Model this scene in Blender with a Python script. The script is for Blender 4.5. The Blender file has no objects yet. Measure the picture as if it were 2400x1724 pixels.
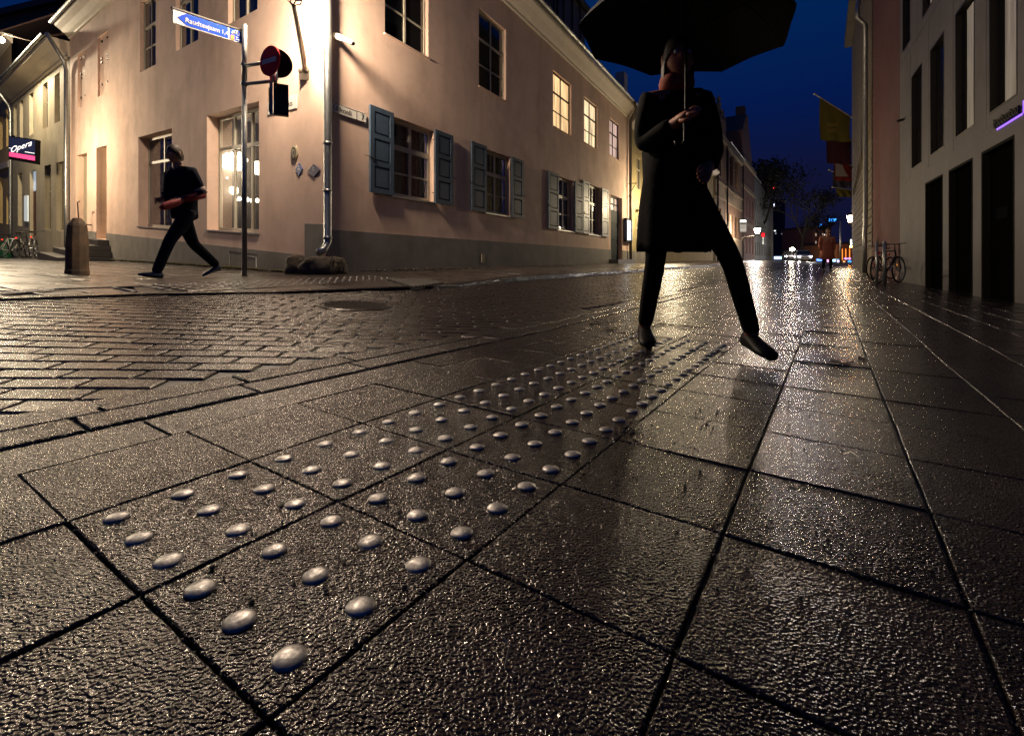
import bpy, bmesh, math, random
from math import sin, cos, pi, radians, sqrt, atan2
from mathutils import Vector, Matrix, noise
random.seed(7)
SC = bpy.context.scene
COL = SC.collection
# ------------------------------------------------------------------ camera, world, exposure
FPX, HOR, HC = 1128.5, 614.0, 0.443          # focal length in photo pixels, horizon row, eye height (m)
cd = bpy.data.cameras.new("Camera"); cam = bpy.data.objects.new("Camera", cd); COL.objects.link(cam)
cam.location = (0, 0, HC); cam.rotation_euler = (radians(90), 0, 0)
cd.sensor_width = 36.0; cd.lens = 36.0 * FPX / 2400.0
cd.shift_y = -(862.0 - HOR) / 2400.0
cd.clip_start = 0.05; cd.clip_end = 3000
SC.camera = cam
SC.render.engine = 'CYCLES'
SC.cycles.use_denoising = True; SC.cycles.denoising_prefilter = 'NONE'
SC.cycles.max_bounces = 6; SC.cycles.diffuse_bounces = 3; SC.cycles.glossy_bounces = 3
SC.cycles.sample_clamp_indirect = 6.0
SC.cycles.sample_clamp_direct = 40.0
SC.view_settings.view_transform = 'Standard'; SC.view_settings.look = 'None'
SC.view_settings.exposure = 0.0; SC.view_settings.gamma = 1.0
W = bpy.data.worlds.new("World"); SC.world = W; W.use_nodes = True
nt = W.node_tree; bg = nt.nodes["Background"]
tc = nt.nodes.new("ShaderNodeTexCoord"); sx = nt.nodes.new("ShaderNodeSeparateXYZ")
nt.links.new(tc.outputs["Generated"], sx.inputs[0])
cr = nt.nodes.new("ShaderNodeValToRGB"); nt.links.new(sx.outputs[2], cr.inputs[0])
el = cr.color_ramp.elements
el[0].position = 0.0; el[0].color = (0.0055, 0.0062, 0.026, 1)
el[1].position = 1.0; el[1].color = (0.0005, 0.012, 0.070, 1)
for p_, c_ in ((0.15, (0.0050, 0.0062, 0.030, 1)), (0.27, (0.0014, 0.0088, 0.064, 1)), (0.43, (0.0004, 0.0165, 0.086, 1))):
    e_ = el.new(p_); e_.color = c_
nt.links.new(cr.outputs[0], bg.inputs[0]); bg.inputs[1].default_value = 1.0

# ------------------------------------------------------------------ ground height and pixel solvers
YAW = 0.584
PV = (sin(YAW), cos(YAW)); NV = (-cos(YAW), sin(YAW))     # along the slabs / across them to the left
TS = 0.300                                               # slab side
OX, OY = -0.5246 * HC, 1.041 * HC
def lerp(x, pts):
    if x <= pts[0][0]: return pts[0][1]
    for (a, b), (c, d) in zip(pts, pts[1:]):
        if x <= c:
            t = (x - a) / (c - a); return b + (d - b) * t
    return pts[-1][1]
AS = [(-4, -.05), (-1, -.0175), (0, 0), (1.5, .027), (2.5, .075), (4.3, .19), (5.2, .255), (7, .266), (8.6, .27), (12, .36), (24.4, .6), (60, .85)]
BP = [(-5, .02), (0, 0), (3, -.03), (6, -.02), (12, 0), (23, .07), (45, .26), (70, .40), (150, .44), (600, .6)]
def H(x, y):
    s = NV[0] * x + NV[1] * y; p = PV[0] * x + PV[1] * y
    r = 0.0
    if s < 0 and p > 4: r = -.15 * min(1, -s / 1.8) * lerp(p, ((4, 0), (11, 1), (26, 1), (60, 0)))
    return lerp(s, AS) + lerp(p, BP) + r
def G(u, v, dz=0.0):
    xr = (u - 1200) / FPX; lo, hi = 0.3, 400.0; g = (v - HOR) / FPX
    fn = lambda Y: (HC - H(xr * Y, Y) - dz) - g * Y
    Y = 0.3; prev = fn(Y); step = 1.03
    while Y < 300:
        Y2 = Y * step; c = fn(Y2)
        if prev > 0 and c <= 0:
            lo, hi = Y, Y2
            for _ in range(30):
                m = (lo + hi) / 2
                if fn(m) > 0: lo = m
                else: hi = m
            Y = lo; break
        prev = c; Y = Y2
    return Vector((xr * Y, Y, H(xr * Y, Y)))
def at(u, v, Y):
    return Vector(((u - 1200) / FPX * Y, Y, HC - (v - HOR) / FPX * Y))
def lat(i, j):                                           # slab lattice to world xy
    return (OX + TS * (i * PV[0] + j * NV[0]), OY + TS * (i * PV[1] + j * NV[1]))

# ------------------------------------------------------------------ materials
MATS = {}
def mat(name, col, rough=0.7, metal=0.0, bump=0.0, bscale=30.0, var=0.0, vscale=3.0, spec=0.5, emit=None, estr=0.0, coat=0.0, col2=None, detail=4.0, trans=0.0, alpha=1.0, rvar=0.0, streak=0):
    if name in MATS: return MATS[name]
    m = bpy.data.materials.new(name); m.use_nodes = True; n = m.node_tree.nodes; l = m.node_tree.links
    b = n["Principled BSDF"]
    b.inputs["Base Color"].default_value = (*col, 1); b.inputs["Roughness"].default_value = rough
    b.inputs["Metallic"].default_value = metal; b.inputs["Specular IOR Level"].default_value = spec
    b.inputs["Coat Weight"].default_value = coat; b.inputs["Coat Roughness"].default_value = 0.12
    b.inputs["Transmission Weight"].default_value = trans; b.inputs["Alpha"].default_value = alpha
    if emit:
        b.inputs["Emission Color"].default_value = (*emit, 1); b.inputs["Emission Strength"].default_value = estr
    if var or bump or rvar:
        t = n.new("ShaderNodeTexCoord")
    if var or rvar:
        no = n.new("ShaderNodeTexNoise"); no.inputs["Scale"].default_value = vscale; no.inputs["Detail"].default_value = 6; no.inputs["Roughness"].default_value = .62
        l.new(t.outputs["Object"], no.inputs["Vector"])
    if var:
        mx = n.new("ShaderNodeMix"); mx.data_type = 'RGBA'
        c2 = col2 if col2 else tuple(c * (1 - var) for c in col)
        mx.inputs[6].default_value = (*col, 1); mx.inputs[7].default_value = (*c2, 1)
        rp = n.new("ShaderNodeMapRange"); rp.inputs[1].default_value = .38; rp.inputs[2].default_value = .66
        l.new(no.outputs[0], rp.inputs[0]); l.new(rp.outputs[0], mx.inputs[0]); l.new(mx.outputs[2], b.inputs["Base Color"])
        if streak:                                       # rain streaks and old patch repairs in the render
            mp = n.new("ShaderNodeMapping"); mp.inputs["Scale"].default_value = (1.1, 1.1, .16); l.new(t.outputs["Object"], mp.inputs[0])
            n2 = n.new("ShaderNodeTexNoise"); n2.inputs["Scale"].default_value = 1.5; n2.inputs["Detail"].default_value = 5; l.new(mp.outputs[0], n2.inputs[0])
            n3 = n.new("ShaderNodeTexNoise"); n3.inputs["Scale"].default_value = .55; n3.inputs["Detail"].default_value = 8; n3.inputs["Roughness"].default_value = .7; l.new(t.outputs["Object"], n3.inputs[0])
            cur = mx.outputs[2]
            for src, lo_, hi_, dk in ((n2.outputs[0], .50, .80, (.80, .77, .74, 1)), (n3.outputs[0], .50, .58, (.90, .88, .86, 1))):
                r2 = n.new("ShaderNodeMapRange"); r2.inputs[1].default_value = lo_; r2.inputs[2].default_value = hi_; l.new(src, r2.inputs[0])
                m2 = n.new("ShaderNodeMix"); m2.data_type = 'RGBA'; m2.blend_type = 'MULTIPLY'; l.new(r2.outputs[0], m2.inputs[0]); l.new(cur, m2.inputs[6]); m2.inputs[7].default_value = dk; cur = m2.outputs[2]
            l.new(cur, b.inputs["Base Color"])
    if rvar:
        rr = n.new("ShaderNodeMapRange"); rr.inputs[1].default_value = .35; rr.inputs[2].default_value = .65
        rr.inputs[3].default_value = max(.02, rough - rvar); rr.inputs[4].default_value = rough + rvar
        l.new(no.outputs[0], rr.inputs[0]); l.new(rr.outputs[0], b.inputs["Roughness"])
    if bump:
        nb = n.new("ShaderNodeTexNoise"); nb.inputs["Scale"].default_value = bscale; nb.inputs["Detail"].default_value = detail
        l.new(t.outputs["Object"], nb.inputs["Vector"])
        bp = n.new("ShaderNodeBump"); bp.inputs["Distance"].default_value = bump; bp.inputs["Strength"].default_value = 1
        l.new(nb.outputs[0], bp.inputs["Height"]); l.new(bp.outputs[0], b.inputs["Normal"])
    MATS[name] = m; return m

def wet_stone(name, c1, c2, grain=230., gd=.0012, rough=.30, rv=.10, big=9., bd=.003, coat=.35, island=.25, stain=0):
    """wet paving: dark grain, rough relief, thin water film, a different tone in every stone"""
    m = bpy.data.materials.new(name); m.use_nodes = True; n = m.node_tree.nodes; l = m.node_tree.links
    b = n["Principled BSDF"]; t = n.new("ShaderNodeTexCoord"); ge = n.new("ShaderNodeNewGeometry")
    def noi(scale, det=3., ro=.6):
        x = n.new("ShaderNodeTexNoise"); x.inputs["Scale"].default_value = scale; x.inputs["Detail"].default_value = det
        x.inputs["Roughness"].default_value = ro; l.new(t.outputs["Object"], x.inputs["Vector"]); return x
    def mr(src, a, b_, c, d):
        x = n.new("ShaderNodeMapRange"); 
        for k, vv in zip((1, 2, 3, 4), (a, b_, c, d)): x.inputs[k].default_value = vv
        l.new(src, x.inputs[0]); return x.outputs[0]
    g = noi(grain, .6, .5); md = noi(big, 5., .6); lo = noi(1.7, 4.)
    sp = noi(grain * .55, 2.)
    mx = n.new("ShaderNodeMix"); mx.data_type = 'RGBA'; mx.inputs[6].default_value = (*c1, 1); mx.inputs[7].default_value = (*c2, 1)
    l.new(mr(sp.outputs[0], .40, .66, 0, 1), mx.inputs[0])
    mul = n.new("ShaderNodeMix"); mul.data_type = 'RGBA'; mul.blend_type = 'MULTIPLY'; mul.inputs[0].default_value = 1
    l.new(mx.outputs[2], mul.inputs[6])
    cb = n.new("ShaderNodeCombineColor")
    am = n.new("ShaderNodeMath"); am.operation = 'MULTIPLY'
    l.new(mr(ge.outputs["Random Per Island"], 0, 1, 1 - island, 1 + island), am.inputs[0])
    l.new(mr(md.outputs[0], .3, .7, .7, 1.25), am.inputs[1])
    for k in range(3): l.new(am.outputs[0], cb.inputs[k])
    l.new(cb.outputs[0], mul.inputs[7]); l.new(mul.outputs[2], b.inputs["Base Color"])
    if stain:                                            # lichen-pale and oily dark blotches, chewing-gum spots
        vo = n.new("ShaderNodeTexVoronoi"); vo.inputs["Scale"].default_value = 7.; l.new(t.outputs["Object"], vo.inputs["Vector"])
        sg = n.new("ShaderNodeMix"); sg.data_type = 'RGBA'; l.new(mul.outputs[2], sg.inputs[6]); sg.inputs[7].default_value = (.075, .066, .060, 1)
        l.new(mr(vo.outputs["Distance"], .055, .075, .55, 0), sg.inputs[0])
        s3 = noi(3.4, 6., .7); s4 = n.new("ShaderNodeMix"); s4.data_type = 'RGBA'; s4.blend_type = 'MULTIPLY'; s4.inputs[0].default_value = 1
        c3 = n.new("ShaderNodeCombineColor"); v3 = mr(s3.outputs[0], .36, .64, .45, 1.35)
        for k in range(3): l.new(v3, c3.inputs[k])
        l.new(sg.outputs[2], s4.inputs[6]); l.new(c3.outputs[0], s4.inputs[7]); l.new(s4.outputs[2], b.inputs["Base Color"])
    ra = n.new("ShaderNodeMath"); ra.operation = 'ADD'; ra.use_clamp = True
    l.new(mr(lo.outputs[0], .35, .65, rough - rv, rough + rv), ra.inputs[0])
    l.new(mr(ge.outputs["Random Per Island"], 0, 1, -.02, .02), ra.inputs[1]); l.new(ra.outputs[0], b.inputs["Roughness"])
    b1 = n.new("ShaderNodeBump"); b1.inputs["Distance"].default_value = bd; l.new(md.outputs[0], b1.inputs["Height"])
    b2 = n.new("ShaderNodeBump"); b2.inputs["Distance"].default_value = gd; l.new(g.outputs[0], b2.inputs["Height"]); l.new(b1.outputs[0], b2.inputs["Normal"])
    l.new(b2.outputs[0], b.inputs["Normal"]); 
    b3 = n.new("ShaderNodeBump"); b3.inputs["Distance"].default_value = gd * .45; l.new(g.outputs[0], b3.inputs["Height"]); l.new(b1.outputs[0], b3.inputs["Normal"])
    l.new(b3.outputs[0], b.inputs["Coat Normal"])
    b.inputs["Specular IOR Level"].default_value = .38; b.inputs["Coat Weight"].default_value = coat; b.inputs["Coat Roughness"].default_value = .14; b.inputs["Coat IOR"].default_value = 1.33
    MATS[name] = m; return m

M_SLAB = wet_stone("wet_slab", (.0095, .0064, .0056), (.029, .0195, .0165), grain=260., gd=.0029, rough=.17, rv=.02, coat=.0, island=.25, stain=1)
M_ROAD = wet_stone("wet_paver", (.016, .012, .010), (.038, .029, .024), grain=240., gd=.0022, rough=.20, rv=.03, bd=.003, coat=.0, island=.16)
M_EDGE = wet_stone("wet_edging", (.014, .012, .011), (.038, .031, .027), grain=260., gd=.0029, rough=.18, rv=.02, island=.25, coat=0, stain=1)
M_GUT = wet_stone("wet_gutter", (.010, .008, .007), (.016, .013, .011), grain=250., gd=.0028, rough=.18, rv=.03, bd=.003, coat=.0)
M_FAR = wet_stone("wet_far_paving", (.045, .034, .026), (.075, .058, .045), grain=90., gd=.0006, rough=.34, rv=.12, bd=.004, coat=.25)
M_BED = mat("joint_bed", (.010, .008, .007), .55, bump=.004, bscale=90, var=.5, vscale=40)
M_ASPH = wet_stone("wet_asphalt", (.020, .017, .015), (.045, .037, .032), grain=60., gd=.003, rough=.26, rv=.1, bd=.006, coat=.4)
M_PINK = mat("pink_render", (.77, .56, .445), .85, bump=.0015, bscale=160, var=.16, vscale=1.3, streak=1)
M_PLINTH = mat("grey_plinth_paint", (.24, .225, .20), .8, bump=.002, bscale=120, var=.25, vscale=2.0, streak=1)
M_CORN = mat("cream_cornice", (.70, .62, .50), .7, bump=.001, bscale=60, var=.1)
M_GREYW = mat("grey_render", (.44, .385, .27), .85, bump=.002, bscale=80, var=.15, vscale=1.2, streak=1)
M_YELW = mat("yellow_render", (.62, .45, .20), .85, bump=.002, bscale=80, var=.12, vscale=1.2)
M_OLIVE = mat("ochre_render", (.40, .32, .15), .85, bump=.002, bscale=80, var=.2, vscale=1.2)
M_ZINC = mat("zinc_sheet", (.42, .44, .43), .38, metal=.85, bump=.0006, bscale=40, var=.25, vscale=7, rvar=.1)
M_STEEL = mat("stud_steel", (.36, .35, .345), .5, metal=.85, bump=.0004, bscale=220, var=.45, vscale=90, rvar=.12)
M_IRON = mat("black_iron", (.035, .030, .026), .45, metal=.4, bump=.0008, bscale=90)
M_BRONZE = mat("bronze_iron", (.10, .08, .06), .5, metal=.3, bump=.001, bscale=90)
M_SHUT = mat("blue_grey_paint", (.055, .086, .130), .6, spec=.2, bump=.0004, bscale=120, var=.15, vscale=6)
M_FRAME = mat("putty_window_paint", (.50, .46, .36), .5, var=.1, bump=.0004, bscale=80)
M_FRAMED = mat("brown_window_paint", (.085, .07, .055), .5, var=.1)
M_GLASS = mat("dark_window_glass", (.012, .013, .013), .05, spec=.9)
M_CURT = mat("curtain", (.17, .14, .10), .9, var=.5, vscale=14)
M_ROOF = mat("roof_tiles", (.09, .045, .035), .75, bump=.01, bscale=20, var=.4, vscale=10)
M_SLATE = mat("dark_roof_sheet", (.030, .028, .030), .5, bump=.003, bscale=20, var=.3)
M_BRICK = mat("brown_brick", (.19, .115, .07), .85, bump=.004, bscale=40, var=.35, vscale=9)
M_STONEB = mat("sandstone_band", (.30, .235, .15), .85, bump=.004, bscale=30, var=.3, vscale=5)
M_CONC = mat("pale_concrete", (.145, .137, .145), .7, bump=.001, bscale=60, var=.22, vscale=.9, streak=1)
M_DRED = mat("dull_red_render", (.13, .056, .056), .85, bump=.002, bscale=60, var=.2, vscale=1.2)
M_TAN = mat("tan_render", (.19, .155, .105), .85, bump=.004, bscale=30, var=.25, vscale=2)
M_BLACK = mat("black_panel", (.005, .005, .005), .5, spec=.12)
M_WHITEP = mat("white_enamel", (.72, .70, .64), .4)
M_INK = mat("dark_lettering", (.03, .025, .02), .5)
M_SIGNBLUE = mat("sign_blue", (.010, .06, .50), .8, spec=.1)
M_SIGNW = mat("sign_white", (.55, .53, .50), .5)
M_SIGNR = mat("sign_red", (.75, .04, .05), .8, spec=.1)
M_ORANGE = mat("sign_orange", (.8, .22, .05), .4)
M_NAVY = mat("navy_enamel", (.012, .02, .09), .3)
M_BLUEE = mat("blue_enamel", (.035, .08, .28), .3)
M_BOULD = mat("boulder_granite", (.16, .12, .07), .75, bump=.02, bscale=14, var=.6, vscale=7, col2=(.05, .04, .028))
M_STEP = mat("step_stone", (.035, .03, .026), .5, bump=.003, bscale=30, var=.4)
M_BOLL = mat("bollard_stone", (.13, .08, .045), .7, bump=.006, bscale=40, var=.75, vscale=3.2, col2=(.03, .025, .018))
M_WOODD = mat("dark_door_paint", (.014, .024, .032), .7, spec=.12, var=.2)
M_MOSS = mat("moss", (.07, .06, .02), .9, bump=.01, bscale=60, var=.5, vscale=20)
M_LEAF = mat("dead_leaf", (.06, .035, .015), .6, var=.5, vscale=60)
M_BARK = mat("bark", (.020, .016, .012), .9, bump=.01, bscale=20)
M_TWIG = mat("foliage_dark", (.012, .012, .010), .9)
def emis(name, c, s):
    m = mat(name, tuple(min(1, x) for x in c), .4, emit=c, estr=s)
    m.cycles.emission_sampling = 'FRONT' if s > 25 else 'NONE'      # only real lamps are worth sampling
    return m
WARM = (1.0, .785, .57)
E_LAMP = emis("lamp_glass_lit", WARM, 920.)

# ------------------------------------------------------------------ mesh builder
WL = {}
class MB:
    def __init__(s): s.v = []; s.f = []
    def add(s, vs, fs):
        o = len(s.v); s.v += [tuple(x) for x in vs]; s.f += [tuple(i + o for i in f) for f in fs]; return s
    def box(s, a, b, fn=None):
        x0, y0, z0 = a; x1, y1, z1 = b
        vs = [(x, y, z) for z in (z0, z1) for y in (y0, y1) for x in (x0, x1)]
        if fn: vs = [fn(*q) for q in vs]
        return s.add(vs, [(0, 2, 3, 1), (4, 5, 7, 6), (0, 1, 5, 4), (2, 6, 7, 3), (0, 4, 6, 2), (1, 3, 7, 5)])
    def quad(s, *p): return s.add(p, [tuple(range(len(p)))])
    def tube(s, pts, r, n=8, cap=True):
        pts = [Vector(p) for p in pts]; m = len(pts)
        rs = r if isinstance(r, (list, tuple)) else [r] * m
        o = len(s.v); up = None
        for i, p in enumerate(pts):
            d = (pts[min(i + 1, m - 1)] - pts[max(i - 1, 0)]).normalized()
            if up is None:
                up = Vector((0, 0, 1)) if abs(d.z) < .9 else Vector((1, 0, 0))
            a = d.cross(up); 
            if a.length < 1e-5: a = d.orthogonal()
            a.normalize(); b = a.cross(d).normalized(); up = b
            for k in range(n):
                t = 2 * pi * k / n
                s.v.append(tuple(p + (a * cos(t) + b * sin(t)) * rs[i]))
        for i in range(m - 1):
            for k in range(n):
                k2 = (k + 1) % n
                s.f.append((o + i * n + k, o + i * n + k2, o + (i + 1) * n + k2, o + (i + 1) * n + k))
        if cap:
            s.f.append(tuple(o + k for k in range(n))[::-1]); s.f.append(tuple(o + (m - 1) * n + k for k in range(n)))
        return s
    def loft(s, rings, cap=True):
        o = len(s.v); n = len(rings[0])
        for r in rings: s.v += [tuple(q) for q in r]
        for i in range(len(rings) - 1):
            for k in range(n):
                k2 = (k + 1) % n
                s.f.append((o + i * n + k, o + i * n + k2, o + (i + 1) * n + k2, o + (i + 1) * n + k))
        if cap:
            s.f.append(tuple(o + k for k in range(n))[::-1]); e = o + (len(rings) - 1) * n
            s.f.append(tuple(e + k for k in range(n)))
        return s
    def lathe(s, prof, c=(0, 0, 0), n=16, sx=1, sy=1):
        return s.loft([[(c[0] + r * cos(2 * pi * k / n) * sx, c[1] + r * sin(2 * pi * k / n) * sy, c[2] + z) for k in range(n)] for r, z in prof])
    def sphere(s, c, r, n=16, m=10, sc=(1, 1, 1)):
        rings = []
        for i in range(m + 1):
            t = pi * i / m; rr = max(sin(t), 1e-3)
            rings.append([(c[0] + r * sc[0] * rr * cos(2 * pi * k / n), c[1] + r * sc[1] * rr * sin(2 * pi * k / n), c[2] - r * sc[2] * cos(t)) for k in range(n)])
        return s.loft(rings)
    def xf(s, fn): s.v = [tuple(fn(*q)) for q in s.v]; return s
def wl(o): return WL.get(o.name, Vector((0, 0, 0)))
def obj(name, mb, m, parent=None, smooth=False, local=False, bev=0.0, label=None):
    me = bpy.data.meshes.new(name)
    base = Vector((0, 0, 0)) if (local or parent is None) else wl(parent)
    me.from_pydata([(x - base.x, y - base.y, z - base.z) for x, y, z in mb.v], [], mb.f); me.validate(); 
    me.materials.append(m)
    bm = bmesh.new(); bm.from_mesh(me); bmesh.ops.recalc_face_normals(bm, faces=bm.faces); bm.to_mesh(me); bm.free()
    if smooth:
        for p in me.polygons: p.use_smooth = True
    o = bpy.data.objects.new(name, me); COL.objects.link(o)
    if parent: o.parent = parent
    WL[o.name] = base.copy()
    if bev:
        b = o.modifiers.new("b", 'BEVEL'); b.width = bev; b.segments = 2; b.limit_method = 'ANGLE'; b.harden_normals = False
    if label: o["label"] = label
    return o
def thing(name, label, cat, loc=(0, 0, 0), rz=0.0, group=None):
    o = bpy.data.objects.new(name, None); COL.objects.link(o); o.empty_display_size = .2
    o.location = loc; o.rotation_euler = (0, 0, rz); WL[o.name] = Vector(loc)
    o["label"] = label; o["category"] = cat
    if group: o["group"] = group
    return o
def tag(o, label, cat, group=None):
    o["label"] = label; o["category"] = cat
    if group: o["group"] = group
    return o
def recenter(o):
    """move a single-mesh thing's origin to its lowest centre"""
    me = o.data; n = len(me.vertices)
    xs = [v.co for v in me.vertices]
    c = Vector((sum(v.x for v in xs) / n, sum(v.y for v in xs) / n, min(v.z for v in xs)))
    me.transform(Matrix.Translation(-c)); o.location = c; WL[o.name] = c; return o
def struct(name, mb, m, smooth=False, kind="structure"):
    o = obj(name, mb, m, None, smooth); o["kind"] = kind; return o
def copy_tree(o, parent=None):
    c = o.copy(); COL.objects.link(c)
    if parent: c.parent = parent
    for ch in list(o.children): copy_tree(ch, c)
    return c
_tc = {}
def text_geo(s, size=1.0, ext=.02, shear=0.0, align='LEFT'):
    key = (s, size, ext, shear, align)
    if key in _tc: return _tc[key]
    cu = bpy.data.curves.new("t", 'FONT'); cu.body = s; cu.size = size; cu.extrude = ext; cu.shear = shear; cu.align_x = align; cu.resolution_u = 3
    o = bpy.data.objects.new("t", cu); COL.objects.link(o)
    dg = bpy.context.evaluated_depsgraph_get(); me = bpy.data.meshes.new_from_object(o.evaluated_get(dg))
    r = ([tuple(v.co) for v in me.vertices], [tuple(p.vertices) for p in me.polygons])
    bpy.data.objects.remove(o); bpy.data.curves.remove(cu); bpy.data.meshes.remove(me); _tc[key] = r
    return r
def text_mb(s, fn, size=1.0, ext=.003, shear=0.0, align='LEFT'):
    v, f = text_geo(s, size, ext, shear, align); return MB().add([fn(*q) for q in v], f)

# ------------------------------------------------------------------ facade frames
class Fr:
    def __init__(s, X, Y, d, n, k=0.0):
        s.X, s.Y, s.d, s.n, s.k = X, Y, d, n, k
    def p(s, t, o, z): return (s.X + s.d[0] * t + s.n[0] * o, s.Y + s.d[1] * t + s.n[1] * o, z + s.k * t)
    def w(s, u, v, o=0.0):
        xr = (u - 1200) / FPX; X = s.X + s.n[0] * o; Y = s.Y + s.n[1] * o
        t = (xr * Y - X) / (s.d[0] - xr * s.d[1]); Yt = Y + s.d[1] * t
        return t, HC - (v - HOR) / FPX * Yt - s.k * t
    def gz(s, t, o=0.0):                                 # ground height there, in wall coordinates
        x, y, _ = s.p(t, o, 0); return H(x, y) - s.k * t
def norm2(a, b): l = sqrt(a * a + b * b); return (a / l, b / l)
dR = norm2((1833 - 1200) / FPX, 1.0); nR = (dR[1], -dR[0])
dL = norm2((-280 - 1200) / FPX, 1.0); nL = (-dL[1], dL[0])
CX, CY = -.3885 * 8.0, 8.0
FR = Fr(CX, CY, dR, nR)
FL = Fr(CX, CY, dL, nL, (HOR - 487) / FPX / sqrt(1 + (1480 / FPX) ** 2))
def wall_mb(fr, t0, t1, z0, z1, ops, depth=.25, o=0.0, splay=0.0):
    """a wall sheet with real openings and their reveals; ops = (ta, tb, za, zb)"""
    mb = MB(); ts = sorted({t0, t1, *[a for q in ops for a in q[:2]]}); zs = sorted({z0, z1, *[a for q in ops for a in q[2:4]]})
    ts = [t for t in ts if t0 - 1e-6 <= t <= t1 + 1e-6]; zs = [z for z in zs if z0 - 1e-6 <= z <= z1 + 1e-6]
    idx = {}
    def vi(t, z, oo):
        k = (round(t, 4), round(z, 4), round(oo, 4))
        if k not in idx: idx[k] = len(mb.v); mb.v.append(fr.p(t, oo, z))
        return idx[k]
    for a, b in zip(ts, ts[1:]):
        for c, d in zip(zs, zs[1:]):
            tm, zm = (a + b) / 2, (c + d) / 2
            if any(q[0] < tm < q[1] and q[2] < zm < q[3] for q in ops): continue
            mb.f.append((vi(a, c, o), vi(b, c, o), vi(b, d, o), vi(a, d, o)))
    for q in ops:
        ta, tb, za, zb = q[:4]; dp = q[4] if len(q) > 4 else depth
        sp = splay
        A = [(ta, za), (tb, za), (tb, zb), (ta, zb)]; B = [(ta + sp, za), (tb - sp, za), (tb - sp, zb), (ta + sp, zb)]
        for k in range(4):
            k2 = (k + 1) % 4
            mb.add([fr.p(A[k][0], o, A[k][1]), fr.p(A[k2][0], o, A[k2][1]), fr.p(B[k2][0], o - dp, B[k2][1]), fr.p(B[k][0], o - dp, B[k][1])], [(0, 1, 2, 3)])
    return mb
def bx(fr, mb, t0, t1, o0, o1, z0, z1):
    return mb.box((t0, o0, z0), (t1, o1, z1), fr.p)
def window(fr, ta, tb, za, zb, par, o=-.1, fm=None, gm=None, cols=2, rows=(.62,), fw=.055, mid=.05, sill=True, curtain=None, name="window", glab=None, sillm=None, bars=()):
    """frame with mullion, transom and glazing bars; pane(s) and curtain behind"""
    fm = fm or M_FRAME; gm = gm or M_GLASS
    f = MB(); w = tb - ta; h = zb - za; fd = .05
    bx(fr, f, ta, ta + fw, o - fd, o, za, zb); bx(fr, f, tb - fw, tb, o - fd, o, za, zb)
    bx(fr, f, ta + fw, tb - fw, o - fd, o, za, za + fw); bx(fr, f, ta + fw, tb - fw, o - fd, o, zb - fw, zb)
    for c in range(1, cols):
        x = ta + w * c / cols; bx(fr, f, x - mid / 2, x + mid / 2, o - fd, o + .004, za + fw, zb - fw)
    for r in rows:
        z = za + h * r; bx(fr, f, ta + fw, tb - fw, o - fd, o + .008, z - mid * .6, z + mid * .6)
    for r in bars:
        z = za + h * r; bx(fr, f, ta + fw, tb - fw, o - fd * .8, o - .006, z - .017, z + .017)
    wf = obj(name, f, fm, par)
    g = MB(); bx(fr, g, ta + fw * .5, tb - fw * .5, o - fd * .75, o - fd * .5, za + fw * .5, zb - fw * .5)
    pn = obj("pane", g, gm, wf, label=glab)
    if curtain:
        c = MB(); n = 28; oo = o - fd - .10
        r0 = [fr.p(ta + .01 + (w - .02) * k / n, oo + .02 * sin(k * 2.1), za + .02) for k in range(n + 1)]
        r1 = [fr.p(ta + .01 + (w - .02) * k / n, oo + .02 * sin(k * 2.1 + .3), zb - .02) for k in range(n + 1)]
        for k in range(n): c.add([r0[k], r0[k + 1], r1[k + 1], r1[k]], [(0, 1, 2, 3)])
        obj("curtain", c, curtain, wf, smooth=True)
    if sill:
        s = MB(); bx(fr, s, ta - .03, tb + .03, o, .035, za - .035, za - .003); obj("sill", s, sillm or M_ZINC, wf)
    return wf

# ------------------------------------------------------------------ ground
def nonuni(a, b, near, grow=1.16):
    xs = [0.0]; st = near
    while xs[-1] < b: xs.append(xs[-1] + st); st = min(st * grow, 40)
    ys = [0.0]; st = near
    while ys[-1] > a: ys.append(ys[-1] - st); st = min(st * grow, 40)
    return sorted(set(xs + ys))
gx = nonuni(-260, 320, .14, 1.035); gy = nonuni(-30, 600, .14, 1.035)
mb = MB(); nx = len(gx)
for y in gy:
    for x in gx: mb.v.append((x, y, H(x, y) - .0095))
for j in range(len(gy) - 1):
    for i in range(nx - 1): mb.f.append((j * nx + i, j * nx + i + 1, (j + 1) * nx + i + 1, (j + 1) * nx + i))
struct("ground", mb, M_BED, smooth=True)

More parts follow.
